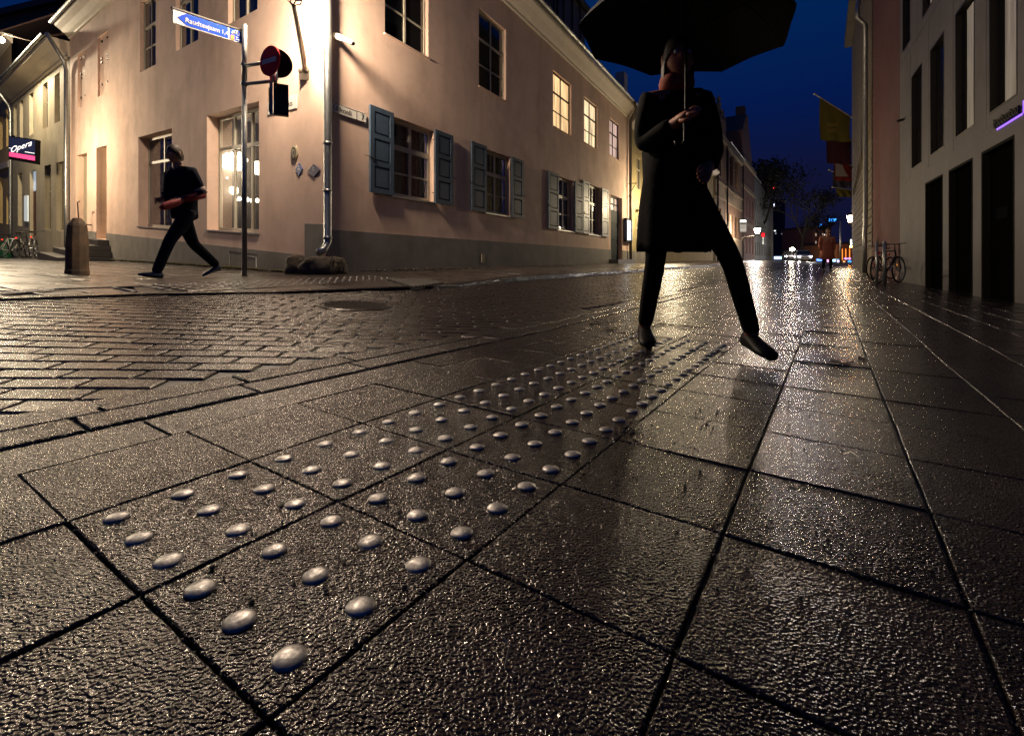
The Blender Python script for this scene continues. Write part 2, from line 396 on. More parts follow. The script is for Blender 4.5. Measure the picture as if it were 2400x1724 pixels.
def stone(mb, cx, cy, hx, hy, ax, ay, gap, bevel, dz=0.0, segs=1, jit=0.0, skirt=.016):
    """one paving stone: domed edge, uneven arris; ax, ay = unit vectors"""
    def P(a, b, z):
        x = cx + ax[0] * a + ay[0] * b; y = cy + ax[1] * a + ay[1] * b
        return (x, y, H(x, y) + z)
    hx -= gap; hy -= gap; rings = []
    cor = [(-1, -1), (1, -1), (1, 1), (-1, 1)]; outer = []
    for k in range(4):
        (a, b), (c, d) = cor[k], cor[(k + 1) % 4]
        for q in range(segs):
            t = q / segs; outer.append((a + (c - a) * t, b + (d - b) * t))
    js = [random.uniform(-1, 1) * jit for _ in outer]
    tilt = (random.uniform(-1, 1) * .0007, random.uniform(-1, 1) * .0007)
    zz = lambda a, b: dz + tilt[0] * a / max(hx, .01) * 1.0 + tilt[1] * b / max(hy, .01)
    def ring(ins, z):
        r = []
        for (a, b), jj in zip(outer, js):
            A = a * (hx - ins + jj); B = b * (hy - ins + jj)
            r.append(P(A, B, zz(A, B) + z))
        return r
    o = len(mb.v); n = len(outer)
    for r in (ring(bevel, 0), ring(bevel * .35, -bevel * .35), ring(0, -bevel), ring(-.0005, -skirt)): mb.v += r
    mb.f.append(tuple(o + k for k in range(n)))
    for q in range(3):
        for k in range(n):
            k2 = (k + 1) % n; mb.f.append((o + q * n + k, o + (q + 1) * n + k, o + (q + 1) * n + k2, o + q * n + k2))
mb = MB()
for i in range(-9, 150):
    for j in range(-22, 3):
        x, y = lat(i + .5, j + .5)
        if y < -.3: continue
        # the wall of the modern building ends the slabs
        d = sqrt(x * x + y * y)
        near = d < 3.0
        sg = 7 if d < 1.6 else (4 if d < 3 else 1)
        gap = .0019 if d < 6 else .0028
        stone(mb, x, y, TS / 2, TS / 2, PV, NV, gap + random.uniform(-.0006, .0012) * (d < 6), .0026, dz=random.uniform(-.0012, .0012), segs=sg, jit=.0011 if near else 0)
struct("pavement_slabs", mb, M_SLAB)
mb = MB(); i = -9.0                                        # smooth concrete gutter strip beside the kerb
while i < 140:
    L = 3.3; x, y = lat(i + L / 2, 3.31)
    stone(mb, x, y, L * TS / 2, .30 * TS, PV, NV, .003, .002, dz=-.002, segs=4, jit=.0008); i += L
struct("gutter_strip", mb, M_GUT)
mb = MB()                                                 # two edging courses along the road
for row in (0, 1):
    i = -9.0 - row * .5
    while i < 140:
        L = random.uniform(1.25, 1.6); x, y = lat(i + L / 2, 3.88 + row * .45)
        stone(mb, x, y, L * TS / 2, .225 * TS, PV, NV, .0042, .0060, dz=.0005 + random.uniform(-.0008, .0008), segs=4 if y < 4 else 1, jit=.0015)
        i += L
struct("edging_course", mb, M_EDGE)

KL = [G(-500, 712), G(0, 704), G(330, 692), G(640, 687), G(1015, 676), G(1200, 659), G(1390, 645), G(1560, 632), G(1700, 622)]
KL[0] = KL[1] + (KL[1] - KL[2]) * 3.0
KL.append(KL[-1] + Vector((dR[0], dR[1], 0)) * 30)
def kerb_s(x, y):
    """distance of a point beyond the far kerb line (positive = on the far pavement)"""
    best = None
    for a, b in zip(KL, KL[1:]):
        d = b - a; L = sqrt(d.x ** 2 + d.y ** 2); px, py = x - a.x, y - a.y
        t = max(0, min(L, (px * d.x + py * d.y) / L)); qx, qy = a.x + d.x / L * t, a.y + d.y / L * t
        dist = sqrt((x - qx) ** 2 + (y - qy) ** 2); sgn = 1 if (-d.y * px + d.x * py) > 0 else -1
        if best is None or dist < best[0]: best = (dist, sgn)
    return best[0] * best[1]
mb = MB(); ra = radians(-8.5); AX = (cos(ra), sin(ra) * -1); AX = (cos(radians(8.5)), sin(radians(8.5))); AY = (-AX[1], AX[0])
for r in range(-6, 230):
    b = r * .118; off = (.5 if r % 2 else 0) * .235 + random.uniform(-.02, .02)
    for c in range(-75, 75):
        a = c * .235 + off; x = AX[0] * a + AY[0] * b; y = AX[1] * a + AY[1] * b
        if y < .5 or y > 26: continue
        s = NV[0] * x + NV[1] * y - (OX * NV[0] + OY * NV[1])
        if s < 4.50 * TS or s > 22: continue
        if abs((x) / y) > 1.5 or kerb_s(x, y) > .0: continue
        near = y < 3.2
        stone(mb, x, y, .1175, .059, AX, AY, .0052, .0080, dz=-.001 + random.uniform(-.0008, .0008), segs=3 if near else 1, jit=.002 if near else 0)
struct("road", mb, M_ROAD)
mb = MB()                                                 # far stretch of the street, a plain wet sheet
for a in range(0, 60):
    p0, p1 = 21 + a * 3.0, 21 + (a + 1) * 3.0
    for q in range(10):
        s0, s1 = 1.87 + q * .62, 1.87 + (q + 1) * .62
        vs = []
        for p, s in ((p0, s0), (p1, s0), (p1, s1), (p0, s1)):
            x = PV[0] * p + NV[0] * s; y = PV[1] * p + NV[1] * s; vs.append((x, y, H(x, y) - .003))
        mb.add(vs, [(0, 1, 2, 3)])
struct("road_far", mb, M_ROAD)
mb = MB()                                                 # kerb between road and far pavement: flush at the crossing, raised up the street
def kerb_h(t): return .012 if t < 4 else (.06 if t >= 5 else .03)
pts = []
for q, (a, b) in enumerate(zip(KL, KL[1:])):
    n = max(1, int((b - a).length / .9))
    for k in range(n): pts.append((a.lerp(b, k / n), q))
for (a, qa), (b, qb) in zip(pts, pts[1:]):
    d = Vector((b.x - a.x, b.y - a.y, 0)).normalized(); nn = Vector((-d.y, d.x, 0))
    a2 = a + d * .006
    ha = kerb_h(qa); hb = kerb_h(qb)
    vs = []
    for pt, hh in ((a2, ha), (b, hb)):
        for oo in (0, .13):
            x, y = pt.x + nn.x * oo, pt.y + nn.y * oo; vs.append((x, y, H(x, y) - .05))
        for oo in (.004, .13):
            x, y = pt.x + nn.x * oo, pt.y + nn.y * oo; vs.append((x, y, H(x, y) + hh))
    mb.add(vs, [(0, 1, 3, 2), (4, 6, 7, 5), (2, 3, 7, 6), (0, 2, 6, 4), (1, 5, 7, 3)])
struct("kerb", mb, M_EDGE)
mb = MB()                                                 # far pavement slabs behind the kerb
for i in range(-70, 70):
    for j in range(0, 40):
        # slab rows parallel to the right-hand facade
        x = CX + dR[0] * i * .5 + nR[0] * (6.0 - j * .5); y = CY + dR[1] * i * .5 + nR[1] * (6.0 - j * .5)
        if y < 1.0: continue
        ks = kerb_s(x, y)
        if ks < .40 or ks > 14 or abs(x / y) > 1.6: continue
        if (x - CX) * nR[0] + (y - CY) * nR[1] < -.6 and (x - CX) * nL[0] + (y - CY) * nL[1] < -.6: continue
        stone(mb, x, y, .25, .25, dR, nR, .004, .003, dz=.012 + min(.045, max(0, (x + 1.5) * .03)), segs=1)
struct("far_pavement", mb, M_FAR)
mb = MB()
for a, b in zip(pts, pts[1:]):
    pa, pb = a[0], b[0]; d = Vector((pb.x - pa.x, pb.y - pa.y, 0)).normalized(); nn = Vector((-d.y, d.x, 0)); vs = []
    for pt, oo in ((pa, .131), (pb, .131), (pb, .75), (pa, .75)):
        x, y = pt.x + nn.x * oo, pt.y + nn.y * oo; vs.append((x, y, H(x, y) + .004 + min(.045, max(0, (x + 1.5) * .03))))
    mb.add(vs, [(0, 1, 2, 3)])
struct("far_pavement_edge", mb, M_FAR)

# ------------------------------------------------------------------ pink corner house
PB = thing("pink_house", "pink rendered two-storey corner house with grey painted plinth and cream eaves", "building", (CX, CY, H(CX, CY)))
def tzr(fr, ul, ur, vtl, vbl, ub=None, vb=None):
    """opening from the pixels of its upper left corner and lower right (or left) corner"""
    return
def op(fr, ul, ur, top, bot):
    """top, bot = (u, v) of a point on the head / sill line; returns (ta, tb, za, zb)"""
    a = fr.w(ul, 0)[0]; b = fr.w(ur, 0)[0]; zt = fr.w(*top)[1]; zb = fr.w(*bot)[1]
    return (min(a, b), max(a, b), zb, zt)
# left facade (towards the square)
LW = [op(FL, 485, 607, (485, 271), (607, 546)), op(FL, 324, 403, (324, 322), (324, 530))]
LD = op(FL, 225.7, 250, (225.7, 347), (250, 562)); LP = op(FL, 178, 203.7, (203.7, 358), (190, 545))
ZU = FL.w(329, 170)[1]; ZUT = FL.w(329.7, 4.3)[1]
LU = [op(FL, 328, 365, (329.7, 4.3), (329, 170)), op(FL, 412, 465, (329.7, 4.3), (412, 121)), op(FL, 534.6, 603.4, (329.7, 4.3), (534.6, 58))]
LN = [op(FL, 229, 253.5, (229, 89), (229, 228)), op(FL, 182, 200, (182, 130), (182, 255))]
TL1 = FL.w(164, 300)[0]; ZEL = FL.w(167.6, 88)[1]
# right facade (up the street)
RS = [op(FR, 917, 1017, (917, 270.5), (917, 457)), op(FR, 1136, 1195.5, (1136, 347), (1136, 497)),
      op(FR, 1305.5, 1344.4, (1305.5, 411), (1305.5, 537)), op(FR, 1378.5, 1408, (1378.5, 430), (1378.5, 548))]
RD = op(FR, 1431.4, 1458, (1431, 455), (1445, 609))
RU = [op(FR, 902, 1004, (1000, -40), (902, 78)), op(FR, 1122.4, 1186, (1122.4, 26.9), (1122.4, 201)), op(FR, 1296.3, 1339, (1296.3, 163.6), (1296.3, 294.7)),
      op(FR, 1369, 1401, (1369, 219), (1369, 333)), op(FR, 1428.4, 1451, (1428.4, 262), (1428.4, 362.6))]
RU = [(a, b, c, RU[2][3] if k else RU[2][3]) for k, (a, b, c, d) in enumerate(RU)]
TR1 = FR.w(1474, 400)[0]; ZER = FR.w(1334, 148)[1]
0 and print("eaves", ZEL, ZER, TL1, TR1, LW, RS, RU, LU, LD, RD)
ZER = (FR.w(1468, 272)[1] + FR.w(1300, 117)[1]) / 2
wl_ = wall_mb(FL, 0, TL1, -.6, ZEL, LW + [LD, LP] + LU + LN, .22)
for q in LW: pass
lops = [(*q, .34) for q in LW] + [(*LD, .45), (*LP, .30)] + [(*q, .10) for q in LU] + [(*q, .07) for q in LN]
obj("wall", wall_mb(FL, 0, TL1, -1.2, ZEL, lops), M_PINK, PB)
rops = [(*q, .17) for q in RS] + [(*RD, .28)] + [(*q, .10) for q in RU]
obj("wall", wall_mb(FR, 0, TR1, -.6, ZER, rops), M_PINK, PB)
back = MB(); bx(FR, back, TR1 - .3, TR1, -6, -.02, -.5, ZER); obj("side_wall", back, M_PINK, PB)
back = MB(); bx(FL, back, TL1 - .3, TL1, -6, -.02, -.5, ZEL); obj("side_wall", back, M_PINK, PB)
# plinth, a hair proud of the wall
ZPL = FL.w(450, 568.5)[1]; ZPR = FR.w(992, 558)[1] if False else FR.w(1050, 558)[1]
pl = MB(); tb_ = FL.w(716, 520)[0]
def plinth(fr, t0, t1, z1, gaps, o=.018):
    segs = [(t0, t1)]
    for a, b in gaps:
        ns = []
        for c, d in segs:
            if b <= c or a >= d: ns.append((c, d))
            else:
                if a > c: ns.append((c, a))
                if b < d: ns.append((b, d))
        segs = ns
    for c, d in segs: bx(fr, pl, c, d, .001, o, -1.2, z1)
ZPL2 = FL.w(680, 526)[1]
CH = op(FL, 539, 604, (539, 588), (604, 641))
plinth(FL, .02, tb_, FL.w(740, 525)[1], [])
plinth(FL, tb_, TL1, ZPL, [(LD[0], LD[1]), (CH[0], CH[1])])
bx(FL, pl, CH[0], CH[1], .001, .018, CH[3], ZPL); 
plinth(FR, .02, TR1, ZPR, [(RD[0], RD[1])], .02)
obj("plinth", pl, M_PLINTH, PB)
hm = MB(); bx(FL, hm, CH[0], CH[1], .002, .006, -1, CH[3]); obj("cellar_hatch", hm, M_PLINTH, PB)
hf = MB(); t0, t1 = CH[0] + .03, CH[0] + (CH[1] - CH[0]) * .5
bx(FL, hf, t0, t1, .006, .02, CH[3] - .06, CH[3] - .05); bx(FL, hf, t0, t0 + .012, .006, .02, -1, CH[3] - .05); obj("hatch_frame", hf, M_WHITEP, PB)
v_ = MB(); t, z = FR.w(1130, 606); bx(FR, v_, t - .07, t + .07, .02, .035, z - .10, z + .12); obj("wall_vent", v_, M_GREYW, PB)
# cornice: coved profile with gutter
def cornice(fr, t0, t1, z, par, prof, m, name="cornice"):
    c = MB(); r = []
    for t in (t0, t1): r.append([fr.p(t, o, z + q) for o, q in prof])
    c.loft(r); obj(name, c, m, par)
PROF = [(0, -.02), (.05, .0), (.06, .06), (.14, .12), (.27, .24), (.42, .34), (.44, .38), (.44, .46), (-.05, .46), (-.05, -.02)]
cornice(FL, -.28, TL1 + .02, ZEL, PB, PROF, M_CORN); cornice(FR, -.25, TR1, ZER, PB, PROF, M_CORN)
def gutter(fr, t0, t1, z, par, o=.52, r=.07):
    g = MB(); rr = []
    for t in (t0, t1):
        rr.append([fr.p(t, o + cos(a) * r, z + sin(a) * r) for a in [pi + pi * k / 8 for k in range(9)]] + [fr.p(t, o + cos(a) * (r - .008), z + sin(a) * (r - .008)) for a in [2 * pi - pi * k / 8 for k in range(9)]])
    g.loft(rr)
    n = int((t1 - t0) / .9)
    for k in range(n):
        t = t0 + (t1 - t0) * (k + .5) / n; g.tube([fr.p(t, o - .07, z), fr.p(t, o, z - r - .01), fr.p(t, o + .08, z)], .008, 5)
    return obj("gutter", g, M_ZINC, par, smooth=False)
gutter(FL, -.2, TL1 + .2, ZEL + .50, PB); gutter(FR, -.2, TR1, ZER + .50, PB)
def roof(fr, t0, t1, z, par, run=4.6, pitch=.85, o=.45, m=None, th=.08, name="roof"):
    r = MB(); r.loft([[fr.p(t, o, z), fr.p(t, o - run, z + run * pitch), fr.p(t, o - run, z + run * pitch - th * 2), fr.p(t, o, z - th)] for t in (t0, t1)])
    return obj(name, r, m or M_ROOF, par)
RF = roof(FR, -.3, TR1, ZER + .50, PB, o=.40); roof(FL, -.3, TL1, ZEL + .50, PB, o=.40)
# chimney on the roof up the street
tch, zch = FR.w(1484, 200, -2.6)
c = MB(); tcb = FR.w(1476, 210, -2.5)[0]
bx(FR, c, tcb - 1.3, tcb - .55, -3.1, -2.5, ZER + 1.5, FR.w(1480, 187, -2.5)[1]); obj("chimney", c, M_CORN, PB)
# dormer above the lit windows
DT0, DT1 = FR.w(1271, 40, -.2)[0], FR.w(1371, 60, -.2)[0]; ZD = ZER + .62
dm = MB()
bx(FR, dm, DT0, DT0 + .45, -.55, -.2, ZD, ZD + 2.3); bx(FR, dm, DT0 + .45, DT1 - 2.9, -.5, -.25, ZD, ZD + 2.3)
for k in range(5): 
    a = DT0 + .1 + k * (DT1 - DT0 - .3) / 4.4
    bx(FR, dm, a, a + .09, -.2, -.16, ZD, ZD + 2.3)
bx(FR, dm, DT1 - 2.6, DT1, -.5, -.2, ZD, ZD + 2.2)
bx(FR, dm, DT1 - .25, DT1, -3, -.5, ZD, ZD + 2.2)
DM = obj("dormer", dm, M_FRAMED, PB)
g = MB(); bx(FR, g, DT1 - 4.0, DT1 - 2.62, -.45, -.3, ZD, ZD + 2.2); obj("dormer_window", g, M_GLASS, DM)
g = MB(); g.loft([[FR.p(t, o, z) for o, z in ((.0, ZD + 2.2), (.0, ZD + 2.34), (-3, ZD + 2.9), (-3, ZD + 2.7))] for t in (DT0 - .2, DT1 + .3)]); obj("dormer_roof", g, M_SLATE, DM)
# windows, left facade
M_WARMIN = emis("room_glow_warm", (1.0, .72, .40), 1.6)
M_CLEAR = mat("clear_glass", (1, 1, 1), .02, trans=1.0, spec=.4)
def room(fr, q, o, par, m, d=.9):
    r = MB(); ta, tb, za, zb = q
    for A in (((ta, o, za), (tb, o, za), (tb, o - d, za), (ta, o - d, za)), ((ta, o, zb), (tb, o, zb), (tb, o - d, zb), (ta, o - d, zb)),
              ((ta, o, za), (ta, o - d, za), (ta, o - d, zb), (ta, o, zb)), ((tb, o, za), (tb, o - d, za), (tb, o - d, zb), (tb, o, zb)), ((ta, o - d, za), (tb, o - d, za), (tb, o - d, zb), (ta, o - d, zb))):
        r.add([fr.p(*v) for v in A], [(0, 1, 2, 3)])
    return obj("room", r, m, par)
q = LW[0]
w0 = window(FL, *q, PB, o=-.24, cols=3, rows=(.715,), fm=M_FRAME, gm=M_CLEAR, fw=.07, mid=.06)
room(FL, (q[0] - .6, q[1] + .6, q[2] - .3, q[3] + .2), -.33, w0, mat("dim_room", (.06, .048, .036), .8, var=.3), 2.6)
# pendant lamps and bulbs inside the shop window
E_BULB = emis("bulb", (1.0, .88, .66), 42.)
def inpx(fr, u, v, o): t, z = fr.w(u, v, o); return fr.p(t, o, z)
for (u0, v0, u1, v1) in ((529, 368, 563, 396), (600, 380, 613, 409), (531, 437, 540, 453), (543, 439, 555, 455)):
    b = MB(); o_ = -.75
    a0 = FL.w(u0, v0, o_); a1 = FL.w(u1, v1, o_); cxm, czm = (a0[0] + a1[0]) / 2, (a0[1] + a1[1]) / 2
    hw = abs(a0[0] - a1[0]) / 2; hh = abs(a0[1] - a1[1]) / 2
    b.loft([[FL.p(cxm + cos(2 * pi * k / 12) * hw * s, o_ + sin(2 * pi * k / 12) * hw * .6 * s, czm + zz * hh) for k in range(12)] for s, zz in ((.7, -1), (.95, -.6), (1, .5), (.8, 1))])
    x = obj("pendant_lamp", b, E_BULB, w0)
for (u, v, r) in ((533, 362, .035), (544, 361, .04), (562, 361, .04), (577, 375, .045), (555, 468, .03), (562, 466, .04), (580, 468, .045), (591, 470, .04), (604, 470, .04), (533, 417, .02)):
    b = MB(); c_ = Vector(inpx(FL, u, v, -.6)); b.sphere(c_, r, 10, 8, (1, 1, 1.25)); obj("bulb", b, E_BULB, w0, smooth=True)
window(FL, *LW[1], PB, o=-.24, cols=2, rows=(.72,), curtain=M_CURT, fw=.07, mid=.06, gm=M_CLEAR)
for q in LU: window(FL, *q, PB, o=-.09, cols=2, rows=(.62,), curtain=M_CURT, bars=(.33,), sill=False)
for q in LN:
    n = MB(); bx(FL, n, q[0], q[1], -.08, -.068, q[2], q[3]); nb = obj("blind_window", n, M_PINK, PB)
    for z in (.18, .55, .62, .9):
        for s in (.2, .75):
            h = MB(); bx(FL, h, q[0] + (q[1] - q[0]) * s, q[0] + (q[1] - q[0]) * s + .05, -.068, -.03, q[2] + (q[3] - q[2]) * z, q[2] + (q[3] - q[2]) * z + .06)
            obj("hinge", h, M_IRON, nb)
# door of the left facade: pale frame with glazed panels, hand rail
d = MB(); bx(FL, d, LD[0], LD[1], -.36, -.32, LD[2], LD[3]); dr = obj("door", d, M_FRAME, PB)
for k in range(4):
    g = MB(); za = LD[2] + (LD[3] - LD[2]) * (.18 + k * .2); bx(FL, g, LD[0] + .25, LD[1] - .25, -.32, -.31, za, za + (LD[3] - LD[2]) * .13); obj("pane", g, M_GLASS, dr)
d = MB(); bx(FL, d, LP[0], LP[1], -.26, -.22, LP[2], LP[3]); n2 = obj("blind_window", d, M_GREYW, PB)
# windows, right facade
E_WIN = mat("lit_window_warm", (.9, .8, .6), .5, emit=(1.0, .70, .36), estr=1.15)
def litmat(name, c, s):
    m = bpy.data.materials.new(name); m.use_nodes = True; n = m.node_tree.nodes; l = m.node_tree.links; b = n["Principled BSDF"]
    b.inputs["Base Color"].default_value = (.4, .35, .3, 1); b.inputs["Roughness"].default_value = .25
    t = n.new("ShaderNodeTexCoord"); mp = n.new("ShaderNodeMapping"); mp.inputs["Scale"].default_value = (5, 5, .5); no = n.new("ShaderNodeTexNoise"); no.inputs["Scale"].default_value = 1.6; no.inputs["Detail"].default_value = 3
    l.new(t.outputs["Object"], mp.inputs[0]); l.new(mp.outputs[0], no.inputs[0])
    mr = n.new("ShaderNodeMapRange"); mr.inputs[1].default_value = .3; mr.inputs[2].default_value = .7; mr.inputs[3].default_value = s * .28; mr.inputs[4].default_value = s * 1.25
    l.new(no.outputs[0], mr.inputs[0]); l.new(mr.outputs[0], b.inputs["Emission Strength"]); b.inputs["Emission Color"].default_value = (*c, 1); m.cycles.emission_sampling = "NONE"; return m
E_W1 = litmat("lit_curtain_warm", (1.0, .64, .30), 1.25); E_W2 = litmat("lit_curtain_cream", (1.0, .74, .42), 1.3); E_W3 = litmat("lit_curtain_rose", (.85, .58, .50), .75)
E_W4 = litmat("lit_window_amber", (1.0, .62, .24), .62); E_W5 = litmat("blind_painted_glow", (.50, .44, .32), .24)  # blind glow stands in for light reflected off pale blinds
for k, q in enumerate(RS):
    window(FR, *q, PB, o=-.11, cols=2, rows=(.64,), bars=(.31,), curtain=M_CURT, fw=.075, mid=.085, gm=M_CLEAR)
for k, q in enumerate(RU):
    gm = [M_GLASS, M_GLASS, E_W1, E_W2, E_W3][k]
    window(FR, *q, PB, o=-.08, cols=2, rows=(.64,), bars=(.31,), fm=M_FRAMED if k > 1 else M_FRAME, gm=gm, curtain=M_CURT if k < 2 else None, fw=.05, mid=.045, sill=True, sillm=M_PINK,
           glab="lit pane with warm curtain light" if k in (2, 3) else None)
def shutter(fr, ta, tb, za, zb, par, o0=.03, m=None):
    s = MB(); st = .10
    bx(fr, s, ta, ta + st, o0, o0 + .04, za, zb); bx(fr, s, tb - st, tb, o0, o0 + .04, za, zb)
    h = (zb - za); zz = [za, za + .09]; n = 3; ph = (h - .09 * 4) / 3
    for k in range(4): z = za + k * (ph + .09); bx(fr, s, ta + st, tb - st, o0, o0 + .04, z, z + .09)
    for k in range(3):
        z = za + .09 + k * (ph + .09); a, b, c, d = ta + st, tb - st, z, z + ph; i = .035
        bx(fr, s, a, b, o0 + .004, o0 + .014, c, d)
        s.loft([[fr.p(a + .012, o0 + .014, c + .012), fr.p(b - .012, o0 + .014, c + .012), fr.p(b - .012, o0 + .014, d - .012), fr.p(a + .012, o0 + .014, d - .012)],
                [fr.p(a + i, o0 + .032, c + i), fr.p(b - i, o0 + .032, c + i), fr.p(b - i, o0 + .032, d - i), fr.p(a + i, o0 + .032, d - i)]])
    sh = obj("shutter", s, m or M_SHUT, par)
    for z in (za + .22, zb - .22):
        e_ = ta if o0 > .033 else tb; sg_ = 1 if o0 > .033 else -1
        k_ = MB(); k_.tube([fr.p(e_ - sg_ * .04, o0 - .03, z), fr.p(e_ + sg_ * .12, o0 + .045, z)], .008, 5); obj("hinge", k_, M_IRON, sh)
    k_ = MB(); z = za + h * .40; k_.tube([fr.p((ta if o0 < .035 else tb) - .10, .03, z + .02), fr.p((ta if o0 < .035 else tb) + .02, o0 + .05, z), fr.p((ta if o0 < .035 else tb) + .12, o0 + .05, z - .02)], [.006, .010, .006], 5); obj("shutter_stay", k_, M_IRON, sh)
    return sh
SH = [((862, 917), (1015, 1056.5)), ((1101, 1136), (1195.5, 1222)), ((1282, 1305.5), (1344.4, 1362.5)), ((1364, 1378.5), (1408, 1423))]
zsh = (RS[0][2] - .03, RS[0][3] + .02)
for k, (l_, r_) in enumerate(SH):
    a, b = FR.w(l_[0], 0)[0], FR.w(l_[1], 0)[0]; c, d = FR.w(r_[0], 0)[0], FR.w(r_[1], 0)[0]
    q = RS[k]; z0_, z1_ = q[2] - .02, q[3] + .03
    m = M_SHUT if k < 3 else mat("pale_grey_paint", (.24, .26, .26), .5, var=.1)
    s1 = shutter(FR, a, b, z0_, z1_, PB, .03, m); s2 = shutter(FR, c, d, z0_, z1_, PB, .036, m)
    if k == 3: s1["label"] = s2["label"] = "pale grey panelled shutter"
    else: s1["label"] = s2["label"] = "blue grey panelled shutter"
# door up the street
d = MB(); zt = RD[2] + (RD[3] - RD[2]) * .77
bx(FR, d, RD[0], RD[1], -.26, -.2, RD[2] - .1, zt)
for k in range(3): bx(FR, d, RD[0] + .15, RD[1] - .15, -.2, -.18, RD[2] + .2 + k * .75, RD[2] + .8 + k * .75)
dd = obj("door", d, M_WOODD, PB)
bx2 = MB(); 
window(FR, RD[0], RD[1], zt, RD[3], PB, o=-.2, cols=3, rows=(.5,), fm=M_WOODD, gm=litmat("transom_glow", (.8, .55, .45), .5), sill=False, name="transom_window")
h = MB(); h.tube([FR.p(RD[1] - .15, -.2, RD[2] + 1.15), FR.p(RD[1] - .15, -.12, RD[2] + 1.15), FR.p(RD[1] - .32, -.12, RD[2] + 1.15)], .014, 6); obj("handle", h, M_ZINC, dd)
st = MB(); bx(FR, st, RD[0] - .25, RD[1] + .7, -.1, .42, -.2, RD[2] + .02); obj("door_step", st, M_STEP, PB)

# ------------------------------------------------------------------ downpipes
def downpipe(name, label, pts, r=.05, m=None, collars=()):
    root = thing(name, label, "downpipe", pts[-1])
    p = MB(); p.tube(pts, r, 14); obj("pipe", p, m or M_ZINC, root, smooth=True)
    for z in collars:
        # point on the vertical run
        a = min(pts, key=lambda q: abs(q[2] - z)); 
        c = MB(); c.tube([(a[0], a[1], z - .02), (a[0], a[1], z + .02)], r * 1.2, 14); obj("collar", c, m or M_ZINC, root, smooth=True)
    return root
ax, ay, _ = FR.p(.02, .14, 0); ax -= .06; ay -= .02
zc = lambda v: HC - (v - HOR) / FPX * ay
downpipe("downpipe", "zinc downpipe with kicked-out foot at the corner of the pink house", [(ax, ay, zc(-300)), (ax, ay, zc(100)), (ax, ay, zc(360)), (ax, ay, zc(568)), (ax - .03, ay - .08, zc(585)), (ax - .07, ay - .20, zc(592))], .062,
         collars=(zc(336), zc(447), zc(557)))
tg = FR.w(1478, 400, .14)[0]
gx_, gy_, _ = FR.p(tg, .14, 0); g0 = FR.p(tg - .9, .56, ZER + .46); g1 = FR.p(tg - .3, .5, ZER + .25)
downpipe("downpipe", "dark brown downpipe at the far end of the pink house beside the lit notice case", [g0, g1, (gx_, gy_, ZER - .15), (gx_, gy_, 2), (gx_, gy_, .55)], .07, M_BRONZE, collars=(2, 3.6))

# ------------------------------------------------------------------ wall-mounted things on the pink house
def lantern(name, label, mount, head, glassr=.15, gh=.34, sc=1.0, em=None, group=None, glare=None):
    """wall lantern: curved bracket from mount to the lantern foot, tapered glass, hood"""
    root = thing(name, label, "lamp", mount, group=group); m0 = Vector(mount); h0 = Vector(head)
    b = MB(); d = h0 - m0
    p = [m0, m0 + Vector((d.x * .12, d.y * .12, d.z * .45)), m0 + Vector((d.x * .62, d.y * .62, d.z * .78)), h0]
    b.tube(p, [.030 * sc, .045 * sc, .035 * sc, .03 * sc], 6)
    p2 = [m0 + Vector((d.x * .02, d.y * .02, d.z * .04)), m0 + Vector((d.x * .30, d.y * .30, d.z * .40)), m0 + Vector((d.x * .62, d.y * .62, d.z * .78))]
    b.tube(p2, [.015 * sc, .02 * sc, .015 * sc], 6)
    for k in range(4):
        a = pi / 4 + k * pi / 2; b.tube([h0, h0 + Vector((cos(a) * .10, sin(a) * .10, .05)) * sc, h0 + Vector((cos(a) * glassr * .75, sin(a) * glassr * .75, .16 * sc))], .009 * sc, 5)
    obj("bracket", b, M_BRONZE, root)
    s = MB(); 
    for q in (-1, 1): s.sphere(m0 + Vector((q * .06, -.02, .03)) * sc, .045 * sc, 8, 6)
    s.box((m0.x - .09 * sc, m0.y - .03, m0.z - .12 * sc), (m0.x + .09 * sc, m0.y + .03, m0.z + .02)); obj("wall_plate", s, M_BRONZE, root)
    zb = h0.z + .16 * sc
    f = MB(); f.lathe([(glassr * .78, -.03), (glassr * .95, -.01), (glassr * .95, .015), (glassr * .2, .02)], (h0.x, h0.y, zb), 12); obj("base_ring", f, M_BRONZE, root)
    g = MB(); g.lathe([(glassr * .70, 0), (glassr * 1.1, gh)], (h0.x, h0.y, zb + .02), 8); obj("glass", g, em or E_LAMP, root)
    c = MB(); c.lathe([(glassr * 1.2, 0), (glassr * 1.25, .02), (glassr * .7, .13), (.02, .2), (.02, .26), (.001, .28)], (h0.x, h0.y, zb + .02 + gh), 12); obj("hood", c, M_IRON, root)
    return root
Y1 = 6.98
tm, zm = FL.w(714, 172, .03)
lantern("wall_lantern", "lit lantern on a scrolled iron bracket at the corner of the pink house", FL.p(tm, .03, zm), at(688, 13, Y1), glassr=.17, gh=.36)
# security camera on the corner
sc_ = thing("security_camera", "white security camera on the pink wall beside the corner downpipe", "camera", FR.p(*[FR.w(790, 90, .1)[0], .1, FR.w(790, 90, .1)[1]]))
p0 = Vector(at(783, 84, 8.15)); p1 = Vector(at(805, 92, 8.05)); p2 = Vector(at(827, 102, 7.95))
b = MB(); b.tube([p0, p1], [.055, .05], 12); obj("mount", b, M_WHITEP, sc_, smooth=True)
b = MB(); b.tube([p1, p2], .036, 12); obj("housing", b, M_WHITEP, sc_, smooth=True)
b = MB(); b.tube([p2, p2 + (p2 - p1).normalized() * .02], .03, 12); obj("lens", b, M_BLACK, sc_)
